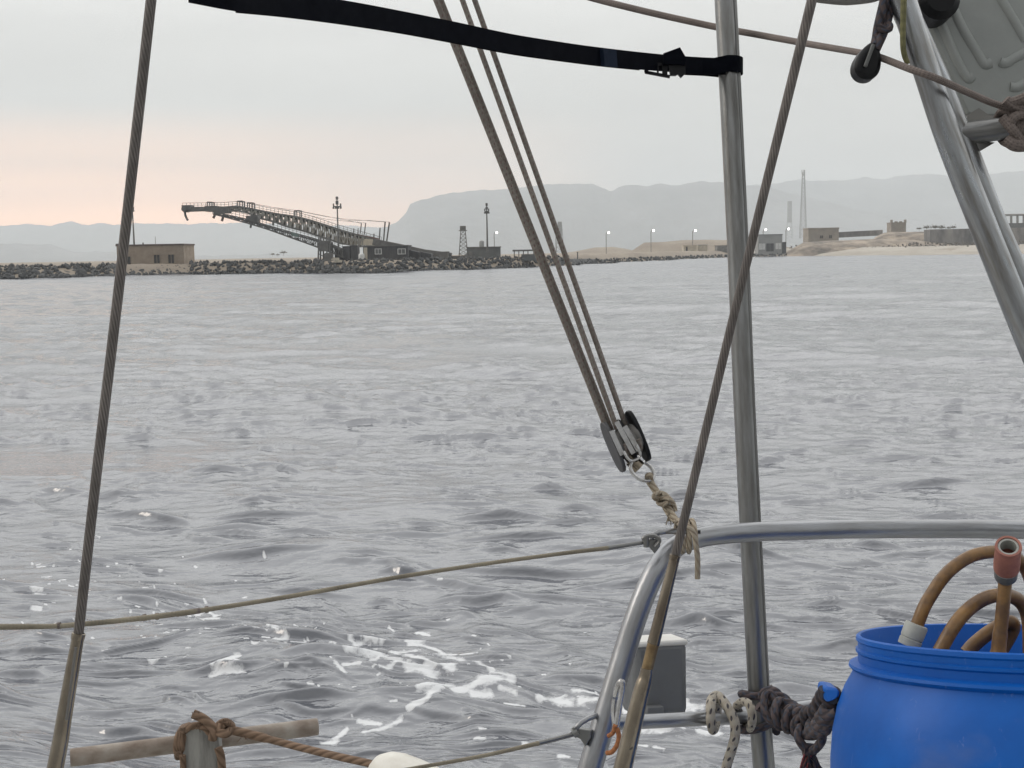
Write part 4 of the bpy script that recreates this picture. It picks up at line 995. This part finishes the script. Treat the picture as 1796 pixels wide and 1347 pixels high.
# lashing
t = thing('cord_lashing', 'knotted beige cord tying the sheet block down to the rail corner', 'cord', P(1195, 935, 1.5))
f = MB()
f.tube(smooth_path([b6(720,745,1.552), b6(712,712,1.548), b6(735,705,1.545), b6(740,745,1.55), b6(775,805,1.545), b6(830,880,1.54), b6(880,960,1.53), b6(925,1030,1.51), b6(960,1060,1.475)], 6), .0032, 9)
f.tube(smooth_path([b6(708,735,1.556), b6(745,790,1.552), b6(800,870,1.545), b6(850,960,1.535), b6(900,1020,1.525)], 6), .003, 9)
f.tube(smooth_path([b6(800,830,1.54), b6(850,850,1.538), b6(890,895,1.537), b6(905,950,1.535)], 6), .0026, 8)
kn = [b6(785+42*math.cos(a*2.0)+a*9, 830+30*math.sin(a*2.0)+a*11, 1.535+.008*math.sin(a*3)) for a in [k*.24 for k in range(30)]]
f.tube(kn, .003, 9)
for k in range(9):
    r = random.Random(k); a = b6(850+r.uniform(0,30), 940+r.uniform(0,40), 1.53); f.tube([a, a+RT*r.uniform(-.004,.002)-UP*r.uniform(.006,.014)], .0007, 5)
f.build('cord', m_lash, t)
f = MB(); ring = []
cc = P(1203, 940, 1.5)
for k in range(40):
    a = 2*math.pi*k/15; ring.append(cc + (fwd*math.cos(a)*.019 + UP*math.sin(a)*.019) + RT*(-.010+.0085*k/40*2.4))
f.tube(ring, .003, 9); f.build('turns', m_lash, t)
f = MB(); f.tube(smooth_path([b6(960,1035,1.475), b6(1000,1060,1.472), b6(1030,1110,1.472), b6(1042,1180,1.474), b6(1052,1270,1.476), b6(1052,1405,1.478)], 8), .0033, 10); f.build('loose_end', m_lash, t)

# ------------------------------------------------------------------ pole and stern rail
t = thing('gantry_pole', 'tall weathered steel pole standing between the stay wire and the diagonal tubes', 'pole', P(1352, 1500, 1.72))
f = tube_px([(1265,-80,1.80),(1271.5,0,1.80),(1293,430,1.78),(1305,720,1.76),(1331,1230,1.72),(1339,1347,1.71),(1356,1600,1.70)], [36.5,36.5,35.5,35.5,36,37,38], 8, 24); f.build('tube', m_inox, t)
f = tube_px([(1283,-80,1.791),(1289.5,0,1.791),(1310.5,430,1.773),(1322.5,720,1.754),(1348.5,1230,1.714),(1356.5,1347,1.708)], 6, 6, 8); f.build('seam_strip', m_inox, t)

t = thing('stern_rail', 'grey steel stern rail with a curved corner, level top bar and lower bar', 'rail', P(985, 1520, 1.46))
f = tube_px([(2000,932,1.66),(1796,929,1.65),(1650,927.5,1.635),(1500,928,1.615),(1400,930.5,1.60),(1330,932.5,1.585),(1270,937,1.57),(1228,943,1.555),(1198,952,1.54),(1173,970,1.525),(1152,998,1.515),(1135,1032,1.51),(1117,1078,1.505),(1095,1145,1.50),(1069,1232,1.49),(1040,1331,1.48),(1005,1450,1.47),(975,1560,1.46)],
            [34,33.5,33,33,33.5,34,34.5,35,36,37.5,38.5,39,39.5,40,41,43,44,44], 8, 26); f.build('top_rail', m_rail, t, angle=180)
f = tube_px([(1066,1268,1.50),(1139,1265,1.535),(1239,1260,1.60),(1322,1256,1.77),(1420,1240,1.79),(1560,1222,1.78),(1796,1200,1.76)], [26,25.5,25,24.5,24,24,24], 8, 20); f.build('lower_rail', m_rail, t, angle=180)
def c7(x, y, d=1.5): return P(950+x/3.014, 900+y/3.014, d)
f = MB(); pts = [c7(575,135,1.49), c7(600,110,1.49), c7(650,98,1.49), c7(720,95,1.505), c7(770,96,1.52)]; f.tube(smooth_path(pts, 5), .0034, 10); f.build('upper_eye', m_rail, t)
f = MB(); f.prism([c7(*z,1.488) for z in ((560,140),(612,135),(630,150),(626,178),(598,215),(572,185))], fwd*.010); e1 = f.build('eye_plate', m_inox, t, bevel=.001, smooth=False)
f = MB(); pts = [c7(178,1140,1.465), c7(210,1108,1.465), c7(250,1085,1.47), c7(290,1070,1.48)]; f.tube(smooth_path(pts, 5), .0032, 10); f.build('lower_eye', m_rail, t)
f = MB(); f.prism([c7(*z,1.468) for z in ((165,1150),(200,1140),(262,1150),(262,1185),(232,1235),(205,1195),(170,1180))], fwd*.010); f.build('eye_plate', m_inox, t, bevel=.001, smooth=False)
f = MB(); c = c7(822,92,1.555); f.box(c+(-fwd)*.0128, (.0022,.001,.002)); f.build('rivet', m_dark, t, smooth=False)

# lifelines
t = thing('lifeline', 'upper cream cord lifeline running from the left edge to the rail corner', 'lifeline', P(600, 1032, 1.3))
f = tube_px([(-80,1101,1.1),(0,1099.5,1.12),(90,1098.5,1.15),(140,1095,1.17),(200,1089.5,1.19),(300,1078,1.22),(400,1063.5,1.26),(520,1044,1.30),(700,1012,1.37),(850,989,1.42),(980,971.5,1.46),(1068,961,1.485)], [11,11,9,9.5,9.5,10,8.5,8.5,8,7.5,7.5,8], 8, 10); f.build('cord', m_cord, t)
f = MB()
for x, y in ((103,1097.5),(253,1083),(275,1081),(362,1069)): 
    d = 1.15+(x-90)/1000*.36; f.tube([P(x-2,y+.2,d), P(x+3,y-.3,d)], W(6.3,d), 10)
f.tube([P(310,1077,1.225), P(350,1071,1.24)], W(5.3,1.23), 10)
f.build('tape_wrap', m_cross, t)
f = tube_px([(1066,961.2,1.485),(1100,956,1.487),(1131,951,1.489)], [9,7.5,7.5], 5, 12); f.build('swage_terminal', m_inox, t)
f = MB(); f.tube(smooth_path([c7(545,150,1.482), c7(540,130,1.482), c7(580,118,1.482), c7(612,128,1.482), c7(622,150,1.482), c7(600,180,1.482)], 5), .0026, 9); f.tube([c7(553,125,1.482), c7(553,180,1.482)], .0034, 10); f.build('toggle', m_inox, t)
t = thing('lifeline', 'lower lifeline cord rising from the white fender to the rail leg', 'lifeline', P(850, 1325, 1.4))
f = tube_px([(640,1362,1.34),(740,1345,1.36),(850,1325,1.39),(945,1303.5,1.42)], [7,7,7,8], 8, 10); f.build('cord', m_cord, t)
f = tube_px([(942,1304,1.42),(975,1296,1.44),(1008,1287,1.46)], [9,8.5,8.5], 5, 12); f.build('swage_terminal', m_inox, t)
f = MB(); f.tube([c7(165,1165,1.46), c7(190,1150,1.46)], .006, 12); f.tube([c7(172,1130,1.458), c7(184,1178,1.458)], .003, 10); f.build('toggle', m_inox, t)

# snap hook with orange cord
t = thing('snap_hook', 'steel snap hook hanging inside the rail leg with an orange shock cord', 'hook', P(1080, 1310, 1.44))
f = MB(); f.tube(smooth_path([c7(390,965,1.45), c7(402,915,1.445), c7(422,890,1.44), c7(428,920,1.44), c7(415,1000,1.44), c7(402,1080,1.44), c7(392,1130,1.44)], 5), .0036, 10); f.tube(smooth_path([c7(385,985,1.45), c7(380,1060,1.447), c7(386,1125,1.442)], 4), .003, 8); f.build('hook_body', m_bright, t)
f = MB(); f.tube(smooth_path([c7(384,1120,1.44), c7(402,1150,1.438), c7(408,1190,1.438), c7(396,1230,1.438), c7(372,1262,1.44), c7(345,1268,1.445)], 6), .0028, 9); f.tube(smooth_path([c7(390,1120,1.436), c7(378,1160,1.44), c7(352,1178,1.445)], 5), .0026, 9); f.build('shock_cord', m_orange, t)

# grey box outside the rail
t = thing('stern_light_box', 'dark grey plastic box with a white lid mounted outside the lower rail bar', 'box', P(1150, 1250, 1.72))
D = 1.70; X = (RT*.97+fwd*.24).normalized(); Z = (UP*.995 + fwd*.06).normalized(); Y = Z.cross(X)
c = P(1147, 1186, D+.03); hx, hz_ = W(50, D), W(64, D)
f = MB(); f.box(c, (hx, .03, hz_), (X, Y, Z)); f.build('case', m_box, t, bevel=.009, smooth=True)
f = MB(); f.box(c+Z*(hz_-.001), (hx+.0004, .0304, .0042), (X, Y, Z)); f.build('lid', m_lid, t, bevel=.0035)
f = MB(); f.box(c-Z*(hz_*.86)-Y*.034-X*hx*.35, (.012, .008, .010), (X, Y, Z)); f.build('bracket', m_box, t, bevel=.002)

# ------------------------------------------------------------------ ropes on the lower rail
t = thing('flecked_rope', 'cream rope with dark flecks looped over the lower rail bar and hanging down', 'rope', P(1272, 1370, 1.55))
f = MB()
f.tube(smooth_path([c7(905,1148,1.572), c7(895,1100,1.565), c7(893,1030,1.57), c7(900,985,1.585), c7(925,965,1.595), c7(952,985,1.585), c7(990,1040,1.57), c7(1020,1105,1.562), c7(1022,1180,1.56), c7(1005,1250,1.56), c7(985,1310,1.56), c7(972,1370,1.56), c7(965,1450,1.56)], 8), .0062, 14)
f.tube(smooth_path([c7(905,1148,1.572), c7(915,1135,1.60), c7(925,1080,1.625), c7(930,1000,1.62), c7(925,965,1.595)], 6), .0058, 14)
f.build('loop', m_fleck, t)
f = MB(); f.tube(smooth_path([c7(1030,1020,1.70), c7(1062,998,1.685), c7(1095,1010,1.665), c7(1112,1060,1.655), c7(1112,1120,1.66)], 7), .0058, 14); f.tube(smooth_path([c7(1112,1120,1.66), c7(1100,1140,1.70), c7(1075,1110,1.74), c7(1040,1040,1.72), c7(1030,1020,1.70)], 5), .005, 12); f.build('turn', m_fleck, t)

t = thing('braided_rope', 'dark chain-braided rope between steel pole and blue drum, with a frayed tassel', 'rope', P(1412, 1340, 1.48))
axis = px_path([(1338,1222,1.64),(1362,1238,1.62),(1388,1258,1.58),(1412,1268,1.53),(1436,1262,1.44),(1448,1244,1.38),(1458,1228,1.345)], 12)
f = MB(); n = len(axis)
for s in range(3):
    pts = []
    for i, p in enumerate(axis):
        tt = (axis[min(i+1,n-1)]-axis[max(0,i-1)]).normalized(); u = (UP-tt*UP.dot(tt)).normalized(); v = tt.cross(u)
        ph = i/n*2*math.pi*3.2 + s*2*math.pi/3
        pts.append(p + u*math.sin(ph)*.0145 + v*math.sin(2*ph)*.007)
    f.tube(smooth_path(pts, 2), .0062, 10)
f.build('braid', m_darkrope, t)
f = MB()
for k, (xa, ya, r) in enumerate(((1352,1240,15),(1368,1252,15),(1386,1262,15),(1404,1270,14),(1421,1270,13))):
    c = P(xa, ya, 1.60-.02*k)
    f.tube([c + RT*W(r,1.6)*math.cos(a)*.8 + UP*W(r*1.35,1.6)*math.sin(a) + fwd*.014*math.sin(a+k) for a in [2*math.pi*q/16*1.06+k for q in range(17)]], .0052, 9)
f.build('chain_links', m_darkrope, t)
f = MB(); c = P(1331, 1232, 1.72)
f.tube([c + RT*.024*math.cos(a) + fwd*(-.024*math.sin(a)) + UP*(.012*math.sin(a*.5)-.004*a+.012) for a in [k*.35 for k in range(38)]], .0055, 10); f.build('pole_turns', m_darkrope, t)
f = MB()
f.tube(smooth_path([P(1404,1275,1.52), P(1400,1292,1.505), P(1408,1308,1.50), P(1418,1318,1.50)], 5), .0055, 9); f.tube(smooth_path([P(1440,1268,1.46), P(1442,1295,1.47), P(1432,1312,1.485), P(1420,1318,1.50)], 5), .0055, 9)
f.tube([P(1409,1314,1.5), P(1430,1316,1.5)], .008, 10); f.build('tail_loop', m_darkrope, t)
f = MB(); r = random.Random(3)
for k in range(46):
    a = P(1419+r.uniform(-7,7), 1318+r.uniform(-3,3), 1.5+r.uniform(-.006,.006)); e = r.uniform(-1,1); f.cur = 1 if (e < -.5 and r.random() < .6) else 0
    f.tube(smooth_path([a, a+RT*.006*e-UP*.010, a+RT*(.02*e+r.uniform(-.004,.004))-UP*r.uniform(.026,.05)+fwd*r.uniform(-.008,.008)], 4), .0012, 5)
m_red2 = mat('faded_red_yarn', (.24,.06,.06), .9, scale=60)
f.build('tassel', [m_darkrope, m_red2], t)

# ------------------------------------------------------------------ blue drum
BC = P(1768, 1117, 1.30); lean = R_(11.5)
BU = Vector((.012, math.sin(lean), math.cos(lean))).normalized()
t = thing('plastic_drum', 'bright blue open plastic drum tied to the rail, holding coiled hoses', 'drum', BC - BU*.62)
s = W(1, 1.30)
prof = [(.140,-.60),(.128,-.30),(.136,-.06),(.1455,-.012),(.1475,-.001),(.1500,0),(.1520,-.0015),(.1525,-.0055),(.1505,-.0075),(.1505,-.0135),(.1530,-.0145),(.1530,-.0175),(.1508,-.0195),(.1510,-.0275),(.1545,-.0285),(.1600,-.0295),(.1608,-.0325),(.1590,-.0345),(.1560,-.0365),(.1585,-.0420),(.1665,-.0560),(.1740,-.0760),(.1795,-.1000),(.1825,-.130),(.1836,-.17),(.1836,-.32),(.1836,-.50),(.181,-.56),(.176,-.60),(.165,-.618)]
f = MB(); f.lathe(BC, BU, prof, 96, X=Vector((1,0,0)), cap1=True); f.add([BC+BU*-.598+Vector((math.cos(a)*.141, math.sin(a)*.141, -math.sin(a)*.141*math.tan(lean))) for a in [2*math.pi*k/24 for k in range(24)]], [tuple(range(24))])
f.build('drum_body', m_blue, t, angle=30)
# embossed square on the front
bx, bf = frame_of(BU, Vector((1,0,0))); 
def onb(ang, z, r=.1838): return BC + BU*z + (bx*math.sin(ang) + (-bf if bf.dot(fwd) > 0 else bf)*math.cos(ang))*r
f = MB(); a0, a1, za, zb = R_(-17), R_(-1), -.165, -.24
loopp = [onb(a0+(a1-a0)*k/8, za) for k in range(9)] + [onb(a1, za+(zb-za)*k/6) for k in range(1,7)] + [onb(a1+(a0-a1)*k/8, zb) for k in range(1,9)] + [onb(a0, zb+(za-zb)*k/6) for k in range(1,7)]
f.tube(loopp, .0013, 6); f.build('embossed_panel', m_blue, t)
f = MB(); c = P(1462, 1222, 1.345)
f.prism([P(*z) for z in ((1448,1204,1.345),(1472,1209,1.335),(1474,1222,1.335),(1462,1228,1.335),(1450,1234,1.34),(1446,1226,1.345),(1444,1214,1.345))], fwd*.03); f.build('handle_lug', m_blue, t, bevel=.003)
def c8(x, y, d=1.28): return P(1350+x/3.013, 900+y/3.013, d)
t = thing('arched_hose', 'amber rubber hose arching highest out of the blue drum with a pale grey connector', 'hose', c8(755,700,1.26))
f = MB(); f.tube(smooth_path([c8(765,640,1.265), c8(780,590,1.265), c8(815,500,1.265), c8(855,430,1.268), c8(905,355,1.27), c8(970,287,1.275), c8(1060,230,1.28), c8(1150,207,1.285), c8(1230,208,1.29), c8(1300,235,1.295), c8(1350,290,1.30), c8(1385,380,1.30), c8(1405,500,1.30), c8(1415,700,1.30)], 8), .0066, 16); f.build('hose', m_hose, t)
f = MB(); a = c8(735,700,1.265); b = c8(778,585,1.265); d = (b-a).normalized(); l = (b-a).length
f.lathe(a, d, [(.0, 0),(.0112,0),(.0114,l*.28),(.0106,l*.30),(.0106,l*.34),(.0112,l*.36),(.0117,l*.88),(.0108,l*.98),(.0070,l)], 22); f.build('connector', m_pale, t)
t = thing('looped_hose', 'amber rubber hose making the lower inner loop out of the blue drum', 'hose', c8(920,720,1.24))
f = MB(); f.tube(smooth_path([c8(880,760,1.235), c8(920,690,1.235), c8(960,620,1.236), c8(1010,550,1.24), c8(1070,492,1.245), c8(1140,450,1.25), c8(1210,434,1.255), c8(1280,442,1.26), c8(1330,475,1.265), c8(1360,530,1.27), c8(1372,610,1.27), c8(1376,760,1.27)], 8), .0070, 16); f.build('hose', m_hose, t)
t = thing('coupling_hose', 'upright amber hose ending in a faded red threaded coupling above the drum', 'hose', c8(1210,720,1.22))
f = MB(); f.tube(smooth_path([c8(1205,780,1.215), c8(1212,690,1.215), c8(1224,580,1.215), c8(1236,460,1.215), c8(1246,340,1.215)], 6), [.0078]*4+[.0070]*6+[.0064]*15, 16); f.build('hose', m_hose, t)
a = c8(1246,345,1.215); b = c8(1262,170,1.175); d = (b-a).normalized(); l = (b-a).length
f = MB(); f.lathe(a, d, [(.0060,0),(.0090,.001),(.0106,.004),(.0109,l*.22),(.0105,l*.26)], 24, cap0=True); f.build('sleeve', m_cgrey, t)
f = MB(); f.lathe(a+d*l*.24, d, [(.0103,0),(.0103,l*.14)], 24); f.build('collar', m_pale, t)
f = MB(); f.lathe(a+d*l*.32, d, [(.0100,-.001),(.0118,0),(.0121,l*.2),(.0117,l*.55),(.0121,l*.62),(.0117,l*.66),(.0096,l*.66),(.0092,l*.5),(.0080,l*.3),(.0,l*.3)], 28); cp = f.build('coupling', m_red, t)
f = MB(); f.lathe(a+d*l*.32, d, [(.0093,l*.4),(.0093,l*.64),(.0074,l*.64),(.0070,l*.4)], 24); f.build('inner_ring', m_pale, t)
t = thing('short_hose', 'short dark hose end lying low between the other hoses in the drum', 'hose', c8(1080,730,1.30))
f = MB(); f.tube(smooth_path([c8(1040,740,1.31), c8(1085,690,1.31), c8(1160,630,1.31), c8(1235,585,1.31), c8(1278,578,1.31), c8(1285,610,1.315), c8(1250,680,1.32), c8(1200,760,1.32)], 7), .0075, 14); f.build('hose', m_hose, t)

# ------------------------------------------------------------------ pipe lashed to a board, lower left
t = thing('plastic_pipe', 'short stained pipe lying level across the weathered board at the lower left', 'pipe', P(340, 1302, 1.62))
a, b = P(124,1329,1.58), P(557,1274.5,1.68); d = (b-a).normalized(); l = (b-a).length; r0 = W(30.5,1.63)/2
f = MB(); f.lathe(a, d, [(r0*.84,.03),(r0*.84,.0),(r0*.97,-.0005),(r0,.001),(r0,l*.25),(r0,l*.5),(r0,l*.75),(r0,l-.001),(r0*.97,l),(r0*.84,l),(r0*.84,l-.03)], 30); f.add([a+d*.03+v*r0*.84 for v in [Vector(frame_of(d)[0])*math.cos(w)+Vector(frame_of(d)[1])*math.sin(w) for w in [2*math.pi*k/20 for k in range(20)]]], [tuple(range(20))])
f.build('tube', m_pvc, t)
t = thing('weathered_board', 'grey weathered board end standing upright in front of the lashed pipe', 'board', P(355, 1420, 1.55))
f = MB(); D = 1.585; pl = [(319,1420),(320,1330),(320,1296),(324,1283),(331,1277.5),(345,1275),(360,1276),(368,1279),(378,1283),(383,1295),(386,1330),(388,1420)]
f.prism([P(x, y, D-.0) for x, y in pl], fwd*.018); f.build('board', m_board, t, bevel=.002, smooth=False)
t = thing('brown_rope', 'frayed brown rope binding pipe and board and leading to the white fender', 'rope', P(500, 1310, 1.55))
def c5(x, y, d=1.57): return P(250+x/3.592, 1180+y/3.592, d)
f = MB()
f.tube(smooth_path([c5(560,362,1.572), c5(620,375,1.568), c5(690,392,1.565), c5(770,412,1.56), c5(1000,472,1.53), c5(1250,532,1.49), c5(1430,572,1.465), c5(1500,600,1.455)], 8), [.0056]*25+[.0046]*32, 11)
f.build('lead', m_brown, t)
f = MB()
for k, dx in enumerate((0, 17, 33)):
    f.tube(smooth_path([c5(222+dx,530,1.60), c5(214+dx,470,1.585), c5(222+dx,410,1.585), c5(240+dx,368-k*6,1.60), c5(262+dx,345-k*5,1.64), c5(258+dx,420,1.665), c5(240+dx,500,1.65), c5(222+dx,530,1.60)], 5), .0045, 9)
f.tube(smooth_path([c5(245,385,1.60), c5(290,345,1.575), c5(350,332,1.57), c5(400,350,1.565), c5(430,385,1.565)], 6), .0046, 9)
f.tube(smooth_path([c5(460,470,1.66), c5(452,400,1.61), c5(470,350,1.58), c5(510,318,1.572), c5(545,325,1.572), c5(555,350,1.575), c5(520,372,1.57), c5(470,375,1.57), c5(435,400,1.565)], 6), .0062, 10)
f.tube(smooth_path([c5(500,330,1.565), c5(480,370,1.56), c5(520,385,1.558), c5(560,362,1.57)], 6), .0055, 10)
f.tube(smooth_path([c5(440,420,1.562), c5(450,360,1.56), c5(420,320,1.562), c5(375,285,1.565), c5(318,258,1.565)], 6), .0058, 10)
f.tube(smooth_path([c5(475,470,1.575), c5(492,520,1.575), c5(500,600,1.58), c5(502,720,1.59)], 5), .0052, 9)
f.tube(smooth_path([c5(252,520,1.578), c5(256,600,1.58), c5(255,720,1.59)], 5), .004, 9)
r = random.Random(8)
for k in range(60):
    x, y = r.choice(((318,258),(330,268),(500,318),(545,330),(230,500),(262,352),(350,335),(690,392),(640,395)))
    a = c5(x+r.uniform(-10,10), y+r.uniform(-8,8), 1.562); f.tube([a, a+Vector((r.gauss(0,.0035), r.gauss(0,.003), r.gauss(0,.0035)))], .0005, 4)
f.build('knot', m_brown, t)
t = thing('boat_fender', 'white rounded fender end at the bottom edge where the brown rope leads', 'fender', P(715, 1450, 1.4))
a, b = P(652,1345,1.44), P(815,1425,1.36); d = (b-a).normalized(); l = (b-a).length
f = MB(); f.lathe(a, d, [(.0,-.001),(.006,0),(.010,.004),(.019,.010),(.026,.022),(.0295,.038),(.031,.06),(.031,l)], 30, cap1=True); f.build('body', m_fend, t)

# ------------------------------------------------------------------ gantry tubes, moulded panel and lines, upper right
t = thing('gantry_tube', 'thick mottled diagonal gantry tube in front, running off the right edge', 'gantry', P(1850, 720, 1.5))
f = tube_px([(1545,-100,1.5),(1583,0,1.5),(1625,125,1.5),(1667,250,1.5),(1742,440,1.5),(1803,590,1.5),(1860,730,1.5),(1960,980,1.5)], [45,45,45.5,46,47,48,48,48], 8, 30); f.build('tube', m_galv, t, angle=180)
t = thing('gantry_tube', 'second gantry tube just behind with a cross bar and welded gusset', 'gantry', P(1776, 470, 1.58))
f = tube_px([(1540,-100,1.585),(1579,0,1.585),(1644,142,1.585),(1672,214,1.585),(1697,275,1.585),(1738,380,1.585),(1780,478,1.585),(1850,650,1.585),(1960,910,1.585)], 45, 8, 28); f.build('tube', m_galv, t, angle=180)
f = tube_px([(1676,236,1.585),(1740,228,1.57),(1800,219,1.55),(1950,200,1.51)], 40, 6, 26); f.build('cross_bar', m_inox, t, angle=180)
f = MB(); f.prism([P(x, y, 1.575) for x, y in ((1690,250),(1728,248),(1745,250),(1714,268),(1704,282))], fwd*.006); f.build('gusset', m_inox, t, smooth=False)

t = thing('moulded_panel', 'grey-green moulded plastic panel with pressed ribs hanging above the cross bar', 'panel', P(1740, 200, 1.68))
D = 1.67
def pz(x, y, d=D): return P(1396+x/4.49, y/4.49, d)
f = MB(); f.prism([pz(*z) for z in ((890,-160),(945,0),(1120,395),(1335,905),(1420,935),(1560,930),(1700,960),(2300,930),(2300,-160))], fwd*.05); f.build('moulding', m_panel, t, bevel=.006, smooth=True)
f = MB()
for pts in ([(1020,-60),(1140,200),(1260,480),(1345,620),(1385,600)], [(1180,-60),(1290,200),(1420,420),(1480,510),(1530,500)], [(1600,490),(1640,505),(1720,460),(1830,400),(2000,300)], [(1680,690),(1740,690),(1830,640),(2000,560)], [(1560,-80),(1700,150),(1800,320)]):
    f.tube(smooth_path([pz(*q, D+.0035) for q in pts], 8), .0075, 12)
f.build('pressed_ribs', m_panel, t)
f = MB(); f.prism([pz(*z, D-.012) for z in ((1350,905),(1440,850),(1520,905),(1760,925),(2300,900),(2300,960),(1340,985))], fwd*.02); f.build('bottom_flange', m_steel, t, smooth=False)
f = MB(); f.lathe(pz(1130,-5,1.63), fwd, [(0,-.008),(.018,-.008),(.027,0),(.028,.035)], 22); f.build('plug', m_plas, t)

t = thing('hanging_block', 'black pulley block hanging on a short cord, turning the long brown line', 'block', P(1526, 135, 1.5))
ab = (pz(645,300,1.5)-pz(560,600,1.5)).normalized(); sb = ab.cross(fwd).normalized()
f = MB(); c = pz(585,470,1.485); pts = []
for k in range(28):
    a = 2*math.pi*k/28; wv = W(100/4.49,1.5)*(1.0-.30*math.cos(a)) ; pts.append(c + ab*W(150/4.49,1.5)*math.cos(a) + sb*wv*math.sin(a)*.98)
f.prism(pts, fwd*.030); f.build('cheek', m_plas, t, bevel=.006)
f = MB(); f.bar(pz(545,525,1.482), pz(610,350,1.482), W(34/4.49,1.5), .004, ref=fwd); f.build('cheek_strip', m_cgrey, t, bevel=.001, smooth=False)
f = MB(); f.tube(smooth_path([pz(720,-120,1.5), pz(700,0,1.5), pz(670,130,1.5), pz(650,220,1.5), pz(638,300,1.5), pz(622,370,1.49)], 6), .0062, 10); f.tube(smooth_path([pz(745,-30,1.505), pz(730,110,1.505), pz(712,190,1.5), pz(680,280,1.495), pz(650,345,1.49), pz(630,390,1.49)], 6), .0055, 10); f.tube(smooth_path([pz(650,210,1.49), pz(690,235,1.488), pz(735,225,1.49), pz(730,190,1.497), pz(700,200,1.5)], 5), .0045, 8); f.build('hanging_cord', m_darkrope, t)
o = tube_px([(980,-22,2.02),(1040,-3,1.98),(1140,22,1.93),(1254,47,1.88),(1330,61,1.80),(1418,77,1.68),(1500,91,1.53),(1524,95,1.505)], 11.5, 8, 12).tube(px_path([(1524,95,1.505),(1550,103,1.49),(1596,121,1.455),(1641,137,1.45),(1700,163,1.50),(1745,182,1.545),(1800,197,1.53),(1900,215,1.50)], 8), .0042, 12).build('control_line', m_cross)
tag(o, 'long brown line crossing the sky behind the pole and through the hanging block', 'line')
o = tube_px([(1586,-60,1.468),(1585,0,1.468),(1583.5,70,1.470),(1586,95,1.475),(1592,112,1.478)], [11,11,10,10,9], 8, 12).build('olive_cord', m_olive); tag(o, 'olive green cord hanging down the face of the mottled tube', 'cord')
t = thing('rope_wrap', 'grey brown rope bundle wound round the cross bar at the right edge', 'rope', P(1785, 250, 1.56))
f = MB()
for k, (xa, ya) in enumerate(((1766,222),(1777,222),(1789,220),(1800,218))):
    c = P(xa, ya, 1.558); f.tube([c + UP*.0205*math.cos(a) - fwd*.0205*math.sin(a) + RT*(.004*math.sin(a+k)+(.003*k-.004)*math.cos(a)) for a in [2*math.pi*q/18 for q in range(20)]], .0052, 9)
f.build('turns', m_cross, t)
f = MB(); f.tube(smooth_path([P(1758,206,1.535), P(1775,226,1.53), P(1790,246,1.532), P(1805,262,1.535)], 5), .006, 9); f.tube(smooth_path([P(1810,165,1.52), P(1790,175,1.525), P(1772,180,1.53), P(1764,176,1.53), P(1778,186,1.53), P(1800,192,1.53), P(1830,190,1.53)], 5), .0065, 9); f.tube(smooth_path([P(1765,245,1.535), P(1780,255,1.53), P(1800,255,1.53), P(1830,250,1.53)], 5), .0075, 9); f.tube(smooth_path([P(1768,222,1.533), P(1780,205,1.528), P(1800,200,1.53)], 5), .006, 9); f.build('bundle', m_cross, t)
t_ = tube_px([(1405,-16,1.6),(1440,-12,1.6),(1485,-9,1.6),(1530,-12,1.6),(1560,-20,1.6)], [26,34,36,32,22], 8, 16).build('canvas_roll', m_canvas); tag(t_, 'edge of a rolled grey canvas hanging into the top of the view', 'canvas')


# ------------------------------------------------------------------ render settings
SC.view_settings.view_transform = 'Standard'; SC.view_settings.look = 'None'; SC.view_settings.exposure = .36; SC.view_settings.gamma = 1
SC.render.engine = 'CYCLES'
cy = SC.cycles
cy.use_denoising = True
try: cy.denoiser = 'OPENIMAGEDENOISE'
except Exception: pass
cy.max_bounces = 6; cy.diffuse_bounces = 2; cy.glossy_bounces = 4; cy.volume_bounces = 4; cy.transparent_max_bounces = 16; cy.transmission_bounces = 2
cy.sample_clamp_indirect = 6; cy.caustics_reflective = False; cy.caustics_refractive = False
for o in list(bpy.data.objects):
    if '_w' in o: del o['_w']
